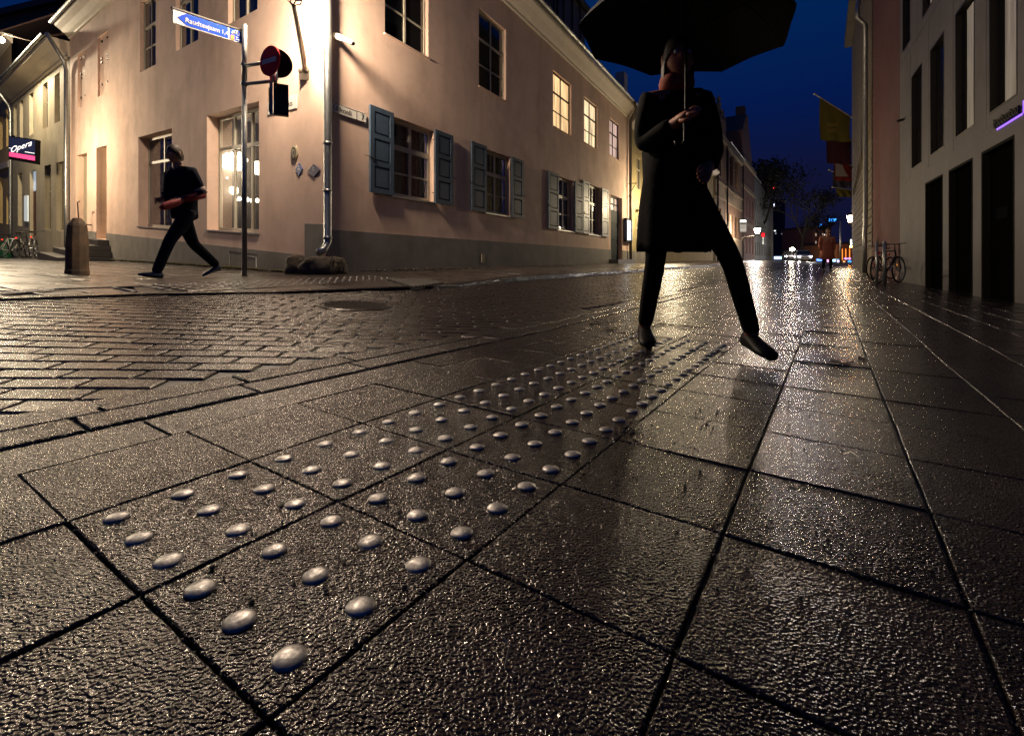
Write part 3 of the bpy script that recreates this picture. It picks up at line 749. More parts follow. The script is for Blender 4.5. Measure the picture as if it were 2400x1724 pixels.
# street name plates
def plate(fr, name, label, cat, ul, ur, top, bot, m, txts, o=.012, mirror=False, lm=None):
    a, b = fr.w(ul, 0)[0], fr.w(ur, 0)[0]; zt = fr.w(*top)[1]; zb = fr.w(*bot)[1]; sg = 1 if b > a else -1
    root = thing(name, label, cat, fr.p((a + b) / 2, o, zb))
    p = MB(); bx(fr, p, min(a, b), max(a, b), o, o + .012, zb, zt); obj("panel", p, m, root, bev=.004)
    for (s, f0, fz, size, m2) in txts:
        t0 = a + (b - a) * f0; z0 = zb + (zt - zb) * fz
        T = text_mb(s, lambda x, y, z, t0=t0, z0=z0: fr.p(t0 + sg * x, o + .0135 + z, z0 + y), size * (zt - zb), .002)
        obj("lettering", T, m2, root)
    return root, (a, b, zb, zt, sg)
r_, g_ = plate(FR, "street_sign", "cream enamel street name plate reading Ülikooli 7 beside the corner downpipe", "sign", 766, 856, (856, 267), (856, 290), M_WHITEP, [("Ülikooli", .13, .26, .70, M_INK), ("7", .86, .22, .78, M_INK)])
f = MB(); a, b, zb, zt, sg = g_; tq = a + (b - a) * .73
bx(FR, f, tq, tq + .006, .024, .028, zb + .01, zt - .01)
for z in (zb + .008, zt - .014): bx(FR, f, a + .01, b - .01, .024, .0275, z, z + .005)
obj("border_line", f, M_INK, r_)
plate(FL, "street_sign", "cream street name plate ending in plats, half hidden behind the hanging sign box", "sign", 630, 698, (698, 222), (698, 254), M_WHITEP, [("plats", .62, .25, .60, M_INK)])
# round plaque and two diamond plates
t, z = FL.w(690, 358, .02); rp = thing("wall_plaque", "small round stone-coloured plaque on the pink wall above the blue diamond plates", "plaque", FL.p(t, .02, z))
b = MB(); ring = lambda rr, oo: [FL.p(t + cos(2 * pi * k / 24) * rr, oo, z + sin(2 * pi * k / 24) * rr * 1.15) for k in range(24)]
b.loft([ring(.115, .002), ring(.115, .03), ring(.095, .04)]); obj("disc", b, M_GREYW, rp)
b = MB()
for k in range(14):
    a = 2 * pi * k / 14; b.box((t + cos(a) * .075 - .008, .038, z + sin(a) * .085 - .01), (t + cos(a) * .075 + .008, .046, z + sin(a) * .085 + .01), FL.p)
b.box((t - .03, .038, z - .03), (t + .03, .045, z + .03), FL.p); obj("relief", b, M_INK, rp)
def diamond(u, v, hw, hh, m, label, txt):
    t, z = FL.w(u, v, .01); r = thing("number_plate", label, "sign", FL.p(t, .01, z))
    b = MB(); w = abs(FL.w(u + hw, v)[0] - FL.w(u - hw, v)[0]) / 2; h = abs(FL.w(u, v - hh)[1] - FL.w(u, v + hh)[1]) / 2
    b.loft([[FL.p(t + w, o, z), FL.p(t, o, z + h), FL.p(t - w, o, z), FL.p(t, o, z - h)] for o in (.004, .022)]); obj("panel", b, m, r)
    for k, s in enumerate(txt):
        T = text_mb(s, lambda x, y, zz: FL.p(t - x, .024 + zz, z + h * (.28 - k * .42) + y), h * .42, .001, align='CENTER'); obj("lettering", T, M_WHITEP, r)
diamond(701.5, 397, 8, 15, M_BLUEE, "bright blue diamond plate fixed to the pink wall, left of the navy one", ["H", "150"])
diamond(736, 400, 14, 15, M_NAVY, "navy blue diamond plate with pale figures next to the corner downpipe", ["21", "79"])
# lit notice case at the end of the facade
a = FR.w(1466, 0, .1)[0]; zt = FR.w(1470, 512, .1)[1]; zb = FR.w(1470, 567, .1)[1]
nc = thing("notice_case", "black wall case with white lit screen beside the dark door of the pink house", "display case", FR.p(a, .02, zb))
b = MB(); bx(FR, b, a, a + 1.0, .02, .16, zb, zt); obj("case", b, M_BLACK, nc, bev=.01)
m = emis("case_light", (.62, .80, 1.0), 3.2)
b = MB(); bx(FR, b, a + .9, a + 1.004, .03, .20, zb + .08, zt - .08); 
b = MB(); bx(FR, b, a + .12, a + .93, .16, .166, zb + .1, zt - .1); obj("screen", b, m, nc)
b = MB(); bx(FR, b, a - .01, a + .0, .03, .15, zb + .12, zt - .12); obj("side_trim", b, M_NAVY, nc)
br = thing("wall_bracket", "small rusty iron bracket high on the wall above the notice case", "bracket", FR.p(FR.w(1472, 445, .02)[0], .02, FR.w(1472, 445, .02)[1]))
t, z = FR.w(1472, 445, .02); b = MB(); b.tube([FR.p(t, .02, z + .3), FR.p(t, .45, z + .3)], .02, 6); b.tube([FR.p(t, .02, z - .35), FR.p(t, .4, z + .28)], .018, 6); obj("arm", b, M_BRONZE, br)

# ------------------------------------------------------------------ boulders at the corner
def boulder(name, label, c, sx, sy, sz, seed, group=None):
    b = MB(); n, m_ = 22, 14; rings = []
    for i in range(m_ + 1):
        t = pi * i / m_; rr = []
        for k in range(n):
            a = 2 * pi * k / n; d = Vector((sin(t) * cos(a), sin(t) * sin(a), -cos(t)))
            f_ = 1 + .28 * noise.noise(d * 1.5 + Vector((seed, 0, 0))) + .10 * noise.noise(d * 4 + Vector((0, seed, 0)))
            d = Vector([math.copysign(abs(x) ** .75, x) for x in d])
            rr.append((c[0] + d.x * sx * f_, c[1] + d.y * sy * f_, c[2] + d.z * sz * f_))
        rings.append(rr)
    b.loft(rings); o = obj(name, b, M_BOULD, smooth=True); return tag(recenter(o), label, "boulder", group)
for (u0, u1, v0, vb, Yb, lab, sd) in ((667, 722, 600, 643, 7.75, "left mossy granite boulder at the foot of the corner plinth", 1.0), (710, 790, 602, 641, 7.6, "dark middle boulder under the downpipe outlet", 5.0), (770, 812, 602, 640, 7.75, "right ochre boulder against the street-side plinth", 9.0)):
    c = at((u0 + u1) / 2, (v0 + vb) / 2, Yb); w = (u1 - u0) / FPX * Yb / 2; h = (vb - v0) / FPX * Yb / 2
    boulder("boulder", lab, (c.x, c.y, c.z - h * .2), w, w * .75, h * 1.25, sd)

# ------------------------------------------------------------------ signpost
pb = G(573, 648); YP = pb.y
sp = thing("direction_post", "grey steel signpost with blue cycle direction arm on the pavement by the pink corner", "signpost", pb)
b = MB(); b.tube([pb - Vector((0, 0, .05)), (pb.x, pb.y, at(573, 196, YP).z)], .034, 12); b.tube([(pb.x, pb.y, at(573, 60, YP).z), (pb.x, pb.y, at(573, 196, YP).z)], .036, 12); b.sphere((pb.x, pb.y, at(573, 60, YP).z), .036, 12, 6, (1, 1, .5))
obj("post", b, M_ZINC, sp, smooth=True)
b = MB(); b.tube([at(573, 150, YP), at(573, 155, YP)], .05, 12)
b.tube([(pb.x, pb.y, at(573, 193, YP).z), (pb.x, pb.y, at(573, 200, YP).z)], .052, 12)
obj("clamp", b, M_ZINC, sp)
# arm plate: runs from the post to upper left; both ends solved on their own pixels
YA = YP * .80                                              # far end is nearer to the camera
a1t, a1b = at(566, 74, YP), at(566, 103, YP); 
# left end: choose the depth so that the plate keeps its height
YL = YP * (103 - 74) / (53.5 - 20.5) * 1.0
a0 = at(404, 20.5, YL); e = Vector((a0.x - a1t.x, a0.y - a1t.y, 0)); Lp = e.length; e.normalize(); hP = (103 - 74) / FPX * YP
zt = a1t.z; nrm = Vector((e.y, -e.x, 0)); 
if nrm.y > 0: nrm = -nrm
zs = (a0.z - a1t.z) / Lp
def PA(x, o, z):  # x from the arrow tip (0) towards the post (Lp); z down from top 0..-hP
    q = Vector((a0.x, a0.y, 0)) - e * x; return (q.x + nrm.x * o, q.y + nrm.y * o, a0.z - zs * x + z)
sa = obj("arm_panel", MB().box((0, -.012, -hP), (Lp, .012, 0), PA), M_SIGNW, sp)
tip = hP * .62
f = MB(); f.add([PA(.05, .014, -hP * .52), PA(.05 + tip, .014, -.012), PA(Lp * .775, .014, -.012), PA(Lp * .775, .014, -hP + .012), PA(.05 + tip, .014, -hP + .012)], [(0, 1, 2, 3, 4)]); obj("blue_field", f, M_SIGNBLUE, sa)
f = MB(); f.add([PA(Lp * .80, .014, -.012), PA(Lp * .985, .014, -.012), PA(Lp * .985, .014, -hP + .012), PA(Lp * .80, .014, -hP + .012)], [(0, 1, 2, 3)]); obj("blue_field", f, M_SIGNBLUE, sa)
f = MB(); f.box((-.01, -.02, .001), (Lp + .02, .02, .02), PA); obj("top_rail", f, M_IRON, sa)
T = text_mb("Raudteejaam", lambda x, y, z: PA(.05 + tip * .85 + x, .016 + z, -hP * .70 + y), hP * .50, .001); obj("lettering", T, M_SIGNW, sa)
T = text_mb("1,4", lambda x, y, z: PA(Lp * .67 + x, .016 + z, -hP * .70 + y), hP * .46, .001); obj("lettering", T, M_SIGNW, sa)
f = MB()                                                   # cycle symbol
for cx_ in (.855, .935):
    f.loft([[PA(Lp * cx_ + cos(2 * pi * k / 16) * r_ * hP, .016, -hP * .34 + sin(2 * pi * k / 16) * r_ * hP) for k in range(16)] for r_ in (.13, .10)], cap=False)
for (x0, z0, x1, z1) in ((.855, .34, .88, .18), (.88, .18, .92, .18), (.92, .18, .935, .34), (.88, .18, .90, .34), (.90, .34, .92, .18), (.855, .34, .90, .34)):
    f.tube([PA(Lp * x0, .017, -hP * z0), PA(Lp * x1, .017, -hP * z1)], .005, 4)
obj("cycle_symbol", f, M_SIGNW, sa)
f = MB(); f.add([PA(Lp * .815, .016, -hP * .56), PA(Lp * .875, .016, -hP * .56), PA(Lp * .875, .016, -hP * .92), PA(Lp * .815, .016, -hP * .92)], [(0, 1, 2, 3)]); obj("orange_square", f, M_ORANGE, sa)
f = MB()
for k in range(2): f.box((Lp * .895, .015, -hP * (.66 + k * .17)), (Lp * (.935 + k * .03), .017, -hP * (.60 + k * .17)), PA)
obj("small_lettering", f, M_SIGNW, sa)
# cross arms and the two signs on them
arm = MB(); zA = at(573, 155, YP).z; zB = at(573, 198, YP).z
q1 = at(616, 148, YP * .985); q2 = at(646, 189, YP * .985)
arm.tube([(pb.x, pb.y, zA), q1], .026, 10); arm.tube([(pb.x, pb.y, zB), q2], .026, 10); arm.tube([q2 - Vector((0, 0, .12)), q2 + Vector((0, 0, .16))], .026, 10)
obj("cross_arm", arm, M_ZINC, sp, smooth=True)
ne = thing("no_entry_sign", "round red no-entry sign with white bar on the signpost's cross arm", "sign", q1)
c0 = at(633, 143, YP * .96); dr_ = Vector((.55, -.83, 0)).normalized(); rt = Vector((-dr_.y, dr_.x, 0)) ; 
if rt.x < 0: rt = -rt
def DK(c, rr, oo, n=32, sq=1.0): return [tuple(c + rt * cos(2 * pi * k / n) * rr + Vector((0, 0, sin(2 * pi * k / n) * rr)) + dr_ * oo) for k in range(n)]
def dirset(ang):
    global dr_, rt
    dr_ = Vector((sin(ang), -cos(ang), 0)); rt = Vector((cos(ang), sin(ang), 0))
dirset(radians(-28))                                 # faces left of the camera, seen foreshortened
RN = (177 - 110) / 2 / FPX * YP
b = MB(); b.loft([DK(c0, RN, -.01), DK(c0, RN, .01), DK(c0, RN * .985, .012)]); dk = obj("disc", b, M_SIGNR, ne)
b = MB(); 
for s in (1,): b.add([tuple(c0 + rt * x + Vector((0, 0, z)) + dr_ * .016) for x, z in ((-RN * .72, -RN * .16), (RN * .72, -RN * .16), (RN * .72, RN * .16), (-RN * .72, RN * .16))], [(0, 1, 2, 3)])
obj("bar", b, M_SIGNW, dk)
c1 = at(650, 148, YP * 1.0); dirset(radians(40))
b = MB(); b.loft([DK(c1, RN, -.02), DK(c1, RN, .012)]); 
rd = thing("round_sign", "round sign turned away, black back beside the no-entry disc", "sign", c1); obj("disc", b, M_BLACK, rd)
b = MB(); b.box((c1.x - .12, c1.y + .02, c1.z - .20), (c1.x - .06, c1.y + .05, c1.z - .05)); b.tube([c1 + Vector((0, 0, -RN)), q2], .02, 8); b.tube([c1, q1], .02, 6); obj("fixing", b, M_IRON, rd)
bxs = thing("sign_box", "dark open-backed sign box hanging under the signpost's cross arm", "sign", at(640, 210, YP))
dirset(radians(25)); cb_ = at(659, 236, YP * .985); hw, hh = .095, .215
def BK(x, o, z): return tuple(cb_ + rt * x + dr_ * o + Vector((0, 0, z)))
b = MB(); b.box((-hw, -.03, -hh), (hw, -.02, hh), BK); b.box((-hw, -.02, -hh), (-hw + .015, .05, hh), BK); b.box((hw - .015, -.02, -hh), (hw, .05, hh), BK); b.box((-hw + .015, -.02, hh - .015), (hw - .015, .05, hh), BK); b.box((-hw + .015, -.02, -hh), (hw - .015, .05, -hh + .015), BK)
obj("box", b, M_IRON, bxs)
b = MB(); b.tube([BK(-hw - .03, .0, -hh), BK(-hw - .03, 0, hh + .12)], .022, 8); b.tube([BK(-hw - .03, 0, hh + .12), q2], .02, 8); obj("stem", b, M_ZINC, bxs)
b = MB(); b.box((-hw - .062, -.03, -hh * .8), (-hw - .052, .03, hh * .7), BK); obj("side_plate", b, M_BLACK, bxs)

# ------------------------------------------------------------------ neighbours on the square (left)
GB = thing("grey_house", "grey-beige two-storey house with narrow windows left of the pink house", "building", FL.p(TL1 + .1, 0, FL.gz(TL1)))
TG1 = FL.w(27, 300)[0]; ZG = FL.w(146, 146)[1]
gup = [op(FL, a, b, (a, t), (a, bo)) for a, b, t, bo in ((127.5, 140, 178, 290), (100, 112, 203, 303), (69, 78, 230, 318), (46.5, 54, 249, 330), (32, 39, 262, 338))]
zu = (gup[0][2], gup[0][3]); gup = [(a, b, zu[0], zu[1]) for a, b, c, d in gup]
glo = [op(FL, a, b, (a, t), (a, bo)) for a, b, t, bo in ((132, 149, 382, 540), (104.5, 119, 389, 538), (42, 52, 407, 529))]
gdo = op(FL, 70, 84.6, (84, 398), (84, 560))
ops_ = gup + glo + [gdo]
obj("wall", wall_mb(FL, TL1 + .06, TG1, -1.6, ZG, [(*q, .2) for q in ops_]), M_GREYW, GB)
e_ = MB(); bx(FL, e_, TG1 - .3, TG1, -8, -.01, -1, ZG); obj("side_wall", e_, M_GREYW, GB)
for q in gup + glo: window(FL, *q, GB, o=-.14, cols=2, rows=(.6,), fm=M_FRAMED if q in gup else M_GREYW, sill=False, fw=.06)
d = MB(); bx(FL, d, gdo[0], gdo[1], -.18, -.12, gdo[2] - .3, gdo[3] - 1.0); dd = obj("door", d, mat("red_brown_door", (.12, .03, .02), .5), GB)
d = MB(); bx(FL, d, gdo[0], gdo[1], -.17, -.13, gdo[3] - .95, gdo[3]); obj("transom_window", d, emis("cool_glow", (.55, .66, .8), .55), GB)
d = MB(); bx(FL, d, gdo[1] + .25, gdo[1] + 1.2, .01, .05, gdo[2] + .8, gdo[3] - 1.2); obj("poster", d, emis("poster_glow", (.75, .82, .80), .45), GB)
cornice(FL, TL1 + .06, TG1 + .3, ZG, GB, [(o * 1.5, z * 1.25) for o, z in PROF], M_CORN)
gutter(FL, TL1 + .1, TG1 + .3, ZG + .62, GB, o=.75)
roof(FL, TL1 + .06, TG1, ZG + .6, GB, run=5, pitch=.6, o=.6)
for (u, lab) in ((155, "zinc downpipe between the pink house and the grey house"), (24, "pale downpipe between the grey house and the yellow house")):
    t = FL.w(u, 300, .12)[0]; x, y, z0 = FL.p(t, .12, 0); gz = H(x, y)
    downpipe("downpipe", lab, [FL.p(t - .5, .75, ZG + .5), FL.p(t, .2, ZG - .25), FL.p(t, .12, ZG - .6), (x, y, gz + 2), (x, y, gz + .3)], .07, collars=(gz + 2, gz + 3.5))
YB = thing("yellow_house", "yellow rendered house at the left edge beyond the grey house", "building", FL.p(TG1 + .1, 0, FL.gz(TG1)))
yop = [(TG1 + .6, TG1 + 1.9, gup[0][2], gup[0][3] + .2), (TG1 + .7, TG1 + 1.8, glo[0][2], glo[0][3] - 1.2), (TG1 + 3.2, TG1 + 4.4, gup[0][2], gup[0][3]), (TG1 + 3.2, TG1 + 4.4, glo[0][2], glo[0][3])]
obj("wall", wall_mb(FL, TG1 + .01, TG1 + 14, -1.6, ZG + 3.4, [(*q, .2) for q in yop]), M_YELW, YB)
for q in yop: window(FL, *q, YB, o=-.14, cols=2, rows=(.6,), sill=False, gm=mat("grey_blind", (.4, .37, .30), .6))
b = MB(); bx(FL, b, TG1 + .01, TG1 + 14, .002, .14, glo[0][3] + .4, glo[0][3] + .75); obj("string_course", b, M_CORN, YB)
cornice(FL, TG1 + .01, TG1 + 14, ZG + 3.4, YB, PROF, M_CORN); roof(FL, TG1, TG1 + 14, ZG + 3.9, YB, run=4)
# tall brown gable behind the roofs
bb = thing("brown_building", "tall unlit brown building rising behind the roofs at the upper left", "building", at(-60, 560, 50))
b = MB(); Yb = 48.0; P4 = [at(-320, 118, Yb + 6), at(330, -40, Yb - 4), at(330, 560, Yb - 4), at(-320, 560, Yb + 6)]
b.loft([[tuple(q) for q in P4], [tuple(q + Vector((-2, 10, 0))) for q in P4]]); obj("wall", b, mat("brown_render", (.30, .19, .10), .9, var=.2), bb)
b = MB(); b.loft([[tuple(P4[0] + Vector((-.4, -.5, -.1))), tuple(P4[1] + Vector((.3, -.5, -.1))), tuple(P4[1] + Vector((.3, -.5, .5))), tuple(P4[0] + Vector((-.4, -.5, .5)))], [tuple(P4[0] + Vector((-2, 10, -.1))), tuple(P4[1] + Vector((-2, 10, -.1))), tuple(P4[1] + Vector((-2, 10, .5))), tuple(P4[0] + Vector((-2, 10, .5)))]]); obj("roof", b, M_SLATE, bb)
# hanging shop sign
ss = thing("shop_sign", "dark navy projecting shop sign with white slanted script and pink stripe on the grey house", "sign", at(55, 387, 20))
Ys = 19.0; A0, A1, A2, A3 = at(23, 319, Ys), at(87, 328, Ys - .5), at(86, 385, Ys - .5), at(24, 374, Ys)
def SG(x, o, z):
    a = A0.lerp(A1, x); b = A3.lerp(A2, x); q = b.lerp(a, z); return (q.x, q.y - o, q.z)
b = MB(); b.box((0, -.14, 0), (1, .05, 1), SG); obj("case", b, M_BLACK, ss)
b = MB(); b.box((.02, .052, .13), (.98, .06, .31), SG); obj("pink_stripe", b, emis("pink_light", (1.0, .075, .25), 1.0), ss)
b = MB(); b.box((.02, .052, .315), (.98, .058, .96), SG); obj("navy_face", b, emis("navy_light", (.015, .02, .05), .6), ss)
ew = emis("white_light", (1.0, .97, .94), 1.6)
T = text_mb("Opera", lambda x, y, z: SG(.06 + x * .90 - y * .10, .065 + z * .02, .27 + y * .95 + x * .52), .34, .02, shear=.4); obj("lettering", T, ew, ss)
b = MB(); b.box((.62, .06, .415), (.97, .066, .435), SG); b.box((.02, .06, .47), (.14, .066, .49), SG); obj("thin_line", b, ew, ss)
b = MB(); b.tube([Vector(SG(.1, 0, 1.0)), Vector(SG(.1, 0, 1.06)), Vector(SG(.1, 0, 1.06)) + Vector((-.6, .9, 0))], .03, 6); obj("hanger", b, M_IRON, ss)
# steps and hand rail
stp = thing("front_steps", "four dark stone steps up to the pale door of the pink house", "steps", FL.p((LD[0] + LD[1]) / 2, 0, FL.gz(LD[0])))
g_ = FL.gz((LD[0] + LD[1]) / 2, .6); rise = (LD[2] - g_) / 4
for k in range(4):
    b = MB(); r = .34 * (3 - k) + .30
    b.box((LD[0] - .35 - .18 * (3 - k), .02, g_ - .3 if k == 0 else g_ + rise * k + .001), (LD[1] + .35 + .18 * (3 - k), r, g_ + rise * (k + 1)), FL.p)
    obj("step", b, M_STEP, stp, bev=.015)
hr = thing("hand_rail", "thin bent iron hand rail beside the stone steps", "railing", FL.p(LD[1] + .3, .03, LD[2]))
b = MB(); t = FL.w(211, 510, .05)[0]; z = FL.w(211, 527, .05)[1]
b.tube([FL.p(t - .1, .03, z), FL.p(t - .05, .35, z + .02), FL.p(t - .1, .40, z + .75), FL.p(t - .45, .42, z + .78)], .022, 7); obj("rail", b, M_BRONZE, hr, smooth=True)
# moss strip at the foot of the wall
b = MB()
for k in range(260):
    t = .9 + k * .065; w = random.uniform(.03, .09); o = random.uniform(.03, .15); g2 = FL.gz(t, o) + .0
    b.sphere(FL.p(t, o, g2 + .045), w, 6, 4, (1, .7, .35))
ms = obj("moss_strip", b, M_MOSS, smooth=True); ms["kind"] = "stuff"; ms["label"] = "moss and grit along the foot of the pink house wall"
b = MB()
for k in range(300):
    t = .6 + k * .058; o = random.uniform(.05, .30); x, y, _ = FR.p(t, o, 0); b.sphere((x, y, H(x, y) + .05), random.uniform(.025, .05), 6, 4, (1, 1, .45))
ms = obj("cobble_strip", b, M_FAR, smooth=True); ms["kind"] = "stuff"; ms["label"] = "row of small cobbles along the street-side wall foot"
# bollard
q = G(181, 643); bo = thing("stone_bollard", "weathered octagonal stone bollard in front of the dark steps", "bollard", q)
hB = (643 - 511) / FPX * q.y; rB = 23 / FPX * q.y
b = MB(); b.lathe([(rB * 1.0, -.05), (rB * 1.0, hB * .06), (rB * .94, hB * .10), (rB * .93, hB * .5), (rB * .80, hB * .86), (rB * .72, hB * .90), (rB * .38, hB * .99), (rB * .3, hB)], q, 10); obj("shaft", b, M_BOLL, bo, bev=.008)

# ------------------------------------------------------------------ buildings up the street, left side
dF = norm2((1925 - 1200) / FPX, 1.0); nF = (dF[1], -dF[0])
OB = thing("ochre_house", "dim ochre house next along the street after the pink house", "building", FR.p(TR1 + .1, 0, 0))
TO1 = TR1 + 12; ZO = ZER - .35
oops = [(TR1 + 1.5 + k * 2.6, TR1 + 2.5 + k * 2.6, 1.0, 3.0) for k in range(4)] + [(TR1 + 1.5 + k * 2.6, TR1 + 2.5 + k * 2.6, 4.3, 6.0) for k in range(4)]
obj("wall", wall_mb(FR, TR1 + .02, TO1, -.6, ZO, [(*q, .12) for q in oops]), M_OLIVE, OB)
for q in oops: window(FR, *q, OB, o=-.08, cols=2, rows=(.62,), sill=False)
b = MB(); bx(FR, b, TR1 + .02, TO1, .001, .03, -.6, 1.0); obj("plinth", b, M_PLINTH, OB)
b = MB(); bx(FR, b, TO1 - .3, TO1, -8, -.01, -.6, ZO); obj("side_wall", b, M_OLIVE, OB)
cornice(FR, TR1 + .02, TO1, ZO, OB, PROF, M_CORN); gutter(FR, TR1 + .02, TO1, ZO + .5, OB); roof(FR, TR1 + .02, TO1, ZO + .5, OB)
FF = Fr((1562 - 1200) / FPX * 31, 31, dF, nF)
LOWB = thing("low_ochre_house", "low ochre house with pale eaves before the gabled brick building", "building", FF.p(0, 0, .1))
t1 = FF.w(1676, 400)[0]; ZL_ = FF.w(1676, 415)[1]
lop_ = [(t1 - 12.0 + k * 3.0, t1 - 10.8 + k * 3.0, 1.3, 3.2) for k in range(4)]
obj("wall", wall_mb(FF, -2, t1, -.6, ZL_, [(*q, .12) for q in lop_]), M_OLIVE, LOWB)
for q in lop_: window(FF, *q, LOWB, o=-.08, sill=False)
b = MB(); bx(FF, b, t1 - .3, t1, -8, -.01, -.6, ZL_); bx(FF, b, -2, -1.7, -8, -.01, -.6, ZL_); obj("side_wall", b, M_OLIVE, LOWB)
cornice(FF, -2, t1, ZL_, LOWB, PROF, M_CORN); roof(FF, -2, t1, ZL_ + .5, LOWB, run=4)
# gabled brick building with lit ground floor
BR = thing("brick_building", "gabled brown brick building with sandstone bands and lit tall windows", "building", FF.p(t1, 0, .2))
b0 = t1 + .02; b1 = FF.w(1738, 400)[0]; ZB = FF.w(1703, 334)[1]; zc1 = FF.w(1688, 432)[1]; zc2 = FF.w(1688, 460)[1]; zs_ = FF.w(1690, 551)[1]
bl = [(FF.w(a, 0)[0], FF.w(c, 0)[0]) for a, c in ((1679, 1690), (1702, 1708), (1710.5, 1718), (1722, 1730))]
zwt, zwb = FF.w(1684, 486)[1], FF.w(1684, 544)[1]
bops = [(a, c, zwb, zwt) for a, c in bl]; bup = [(a, c, zc1 + .8, zc1 + 4.2) for a, c in bl]
obj("wall", wall_mb(FF, b0, b1, -.6, ZB, [(*q, .2) for q in bops + bup]), M_BRICK, BR)
for k, q in enumerate(bops): window(FF, *q, BR, o=-.14, cols=1, rows=(.72,), fm=M_BRICK, gm=E_W4 if k < 3 else M_GLASS, sill=False)
for q in bup: window(FF, *q, BR, o=-.14, cols=2, rows=(.7,), fm=M_BRICK, sill=False)
b = MB()
for z0_, z1_, oo in ((zc2, zc1, .06), (zc2 - .25, zc2, .16), (zc1, zc1 + .2, .2), (zs_ - .2, zs_, .1), (-.6, zs_ - .2, .04), (ZB - .6, ZB, .3)): bx(FF, b, b0, b1, .002, oo, z0_, z1_)
obj("stone_band", b, M_STONEB, BR)
tg0, tg1 = b0, FF.w(1697, 300)[0]; zg = FF.w(1684, 214, .1)[1]
b = MB(); tm_ = (tg0 + tg1) / 2
b.loft([[FF.p(t, o, z) for t, z in ((tg0, ZB - .3), (tg1, ZB - .3), (tg1, ZB + 1.6), (tg1 - .6, ZB + 2.0), (tm_ + .6, zg - 2.4), (tm_, zg - 1.6), (tm_ - .6, zg - 2.4), (tg0 + .5, ZB + 2.0), (tg0, ZB + 1.6))] for o in (.18, -.5)]); obj("gable", b, M_BRICK, BR)
b = MB(); b.lathe([(.35, -1.6), (.18, -1.1), (.28, -.9), (.12, -.6), (.22, -.35), (.02, 0)], FF.p(tm_, -.1, zg), 8); obj("finial", b, M_STONEB, BR)
for t in (tg0 + .2, tg1 - .2):
    b = MB(); b.lathe([(.28, 0), (.28, .8), (.12, 1.0), (.18, 1.2), (.01, 1.7)], FF.p(t, -.1, ZB + 1.4), 8); obj("pinnacle", b, M_STONEB, BR)
rf = roof(FF, tg1, b1, ZB, BR, run=3.5, pitch=1.15, o=.2, m=M_SLATE)
b = MB(); tc_, zc_ = FF.w(1739, 253, -2.4); bx(FF, b, tc_ - 1.1, tc_ + .5, -3.2, -1.9, ZB + .5, zc_); obj("chimney", b, M_BRICK, rf)
b = MB(); bx(FF, b, b1 - .3, b1, -8, -.01, -.6, ZB); obj("side_wall", b, M_BRICK, BR)
for tt in (b0 + .2, FF.w(1700, 0)[0], b1 - .1):
    x, y, _ = FF.p(tt, .2, 0)
    downpipe("downpipe", "dark downpipe on the brick building, %s" % ("by the low ochre house" if tt < b0 + 1 else ("at its far corner" if tt > b1 - 1 else "between the lit windows")), [(x, y, ZB - .1), (x, y, 5), (x, y, .4)], .09, M_IRON)
gutter(FF, FF.w(1703, 0)[0], b1, ZB + .1, BR, o=.38, r=.09)
# red-brown building with tall gable
RB = thing("red_gabled_building", "dark red-brown building with a steep street gable beyond the brick building", "building", FF.p(b1, 0, .3))
r0, r1 = b1 + .05, FF.w(1768, 400)[0]; zrg = FF.w(1745, 262)[1]; ZRB = FF.w(1768, 405)[1]
rops = []
n = 4
for k in range(n):
    a = r0 + (r1 - r0) * (k + .28) / n; c = r0 + (r1 - r0) * (k + .62) / n
    for z0_ in (1.6, 6.6, 11.2):
        if z0_ + 2.6 < ZRB: rops.append((a, c, z0_, z0_ + 2.6))
obj("wall", wall_mb(FF, r0, r1, -.6, ZRB, [(*q, .2) for q in rops]), mat("red_brown_render", (.19, .095, .075), .85, var=.3, bump=.004, bscale=30), RB)
for q in rops: window(FF, *q, RB, o=-.14, fm=M_FRAMED, sill=False, gm=E_W4 if (q[2] < 2 and q[0] > r0 + (r1 - r0) * .2) else M_GLASS)
b = MB(); ra_ = r0 + (r1 - r0) * .35
b.loft([[FF.p(t, o, z) for t, z in ((r0, ZRB - .2), (r1 - 3, ZRB - .2), (ra_ + 1.2, zrg - 1), (ra_ + .8, zrg), (ra_ - .8, zrg), (r0, zrg - 3))] for o in (.1, -6)]); obj("gable", b, MATS["red_brown_render"], RB)
b = MB()
for z in (5.2, 9.9): bx(FF, b, r0, r1, .002, .2, z, z + .5)
bx(FF, b, r0, r1, .002, .3, ZRB - .5, ZRB); obj("stone_band", b, M_STONEB, RB)
# next two, plainer
NB = thing("grey_block", "plain grey building with a pale metal gutter further up the street", "building", FF.p(r1, 0, .3))
n0, n1 = r1 + .1, FF.w(1812, 400)[0]; ZN = FF.w(1785, 436)[1]
nops = [(n0 + 1 + k * 2.6, n0 + 2.2 + k * 2.6, z0_, z0_ + 2) for k in range(int((n1 - n0) / 2.6) - 1) for z0_ in (1.5, 5.0, 8.4)]
obj("wall", wall_mb(FF, n0, n1, -.6, ZN, [(*q, .2) for q in nops]), mat("grey_far_render", (.20, .21, .20), .85, var=.2), NB)
for q in nops: window(FF, *q, NB, o=-.14, fm=M_FRAMED, sill=False)
b = MB(); bx(FF, b, n1 - .3, n1, -12, -.01, -.6, ZN); bx(FF, b, n0, n0 + .3, -12, -.3, -.6, ZN); bx(FF, b, n0, n1, -12, 0, ZN, ZN + .2); obj("roof_slab", b, M_SLATE, NB)
gutter(FF, n0, FF.w(1783, 0)[0], ZN + .2, NB, o=.1, r=.1)

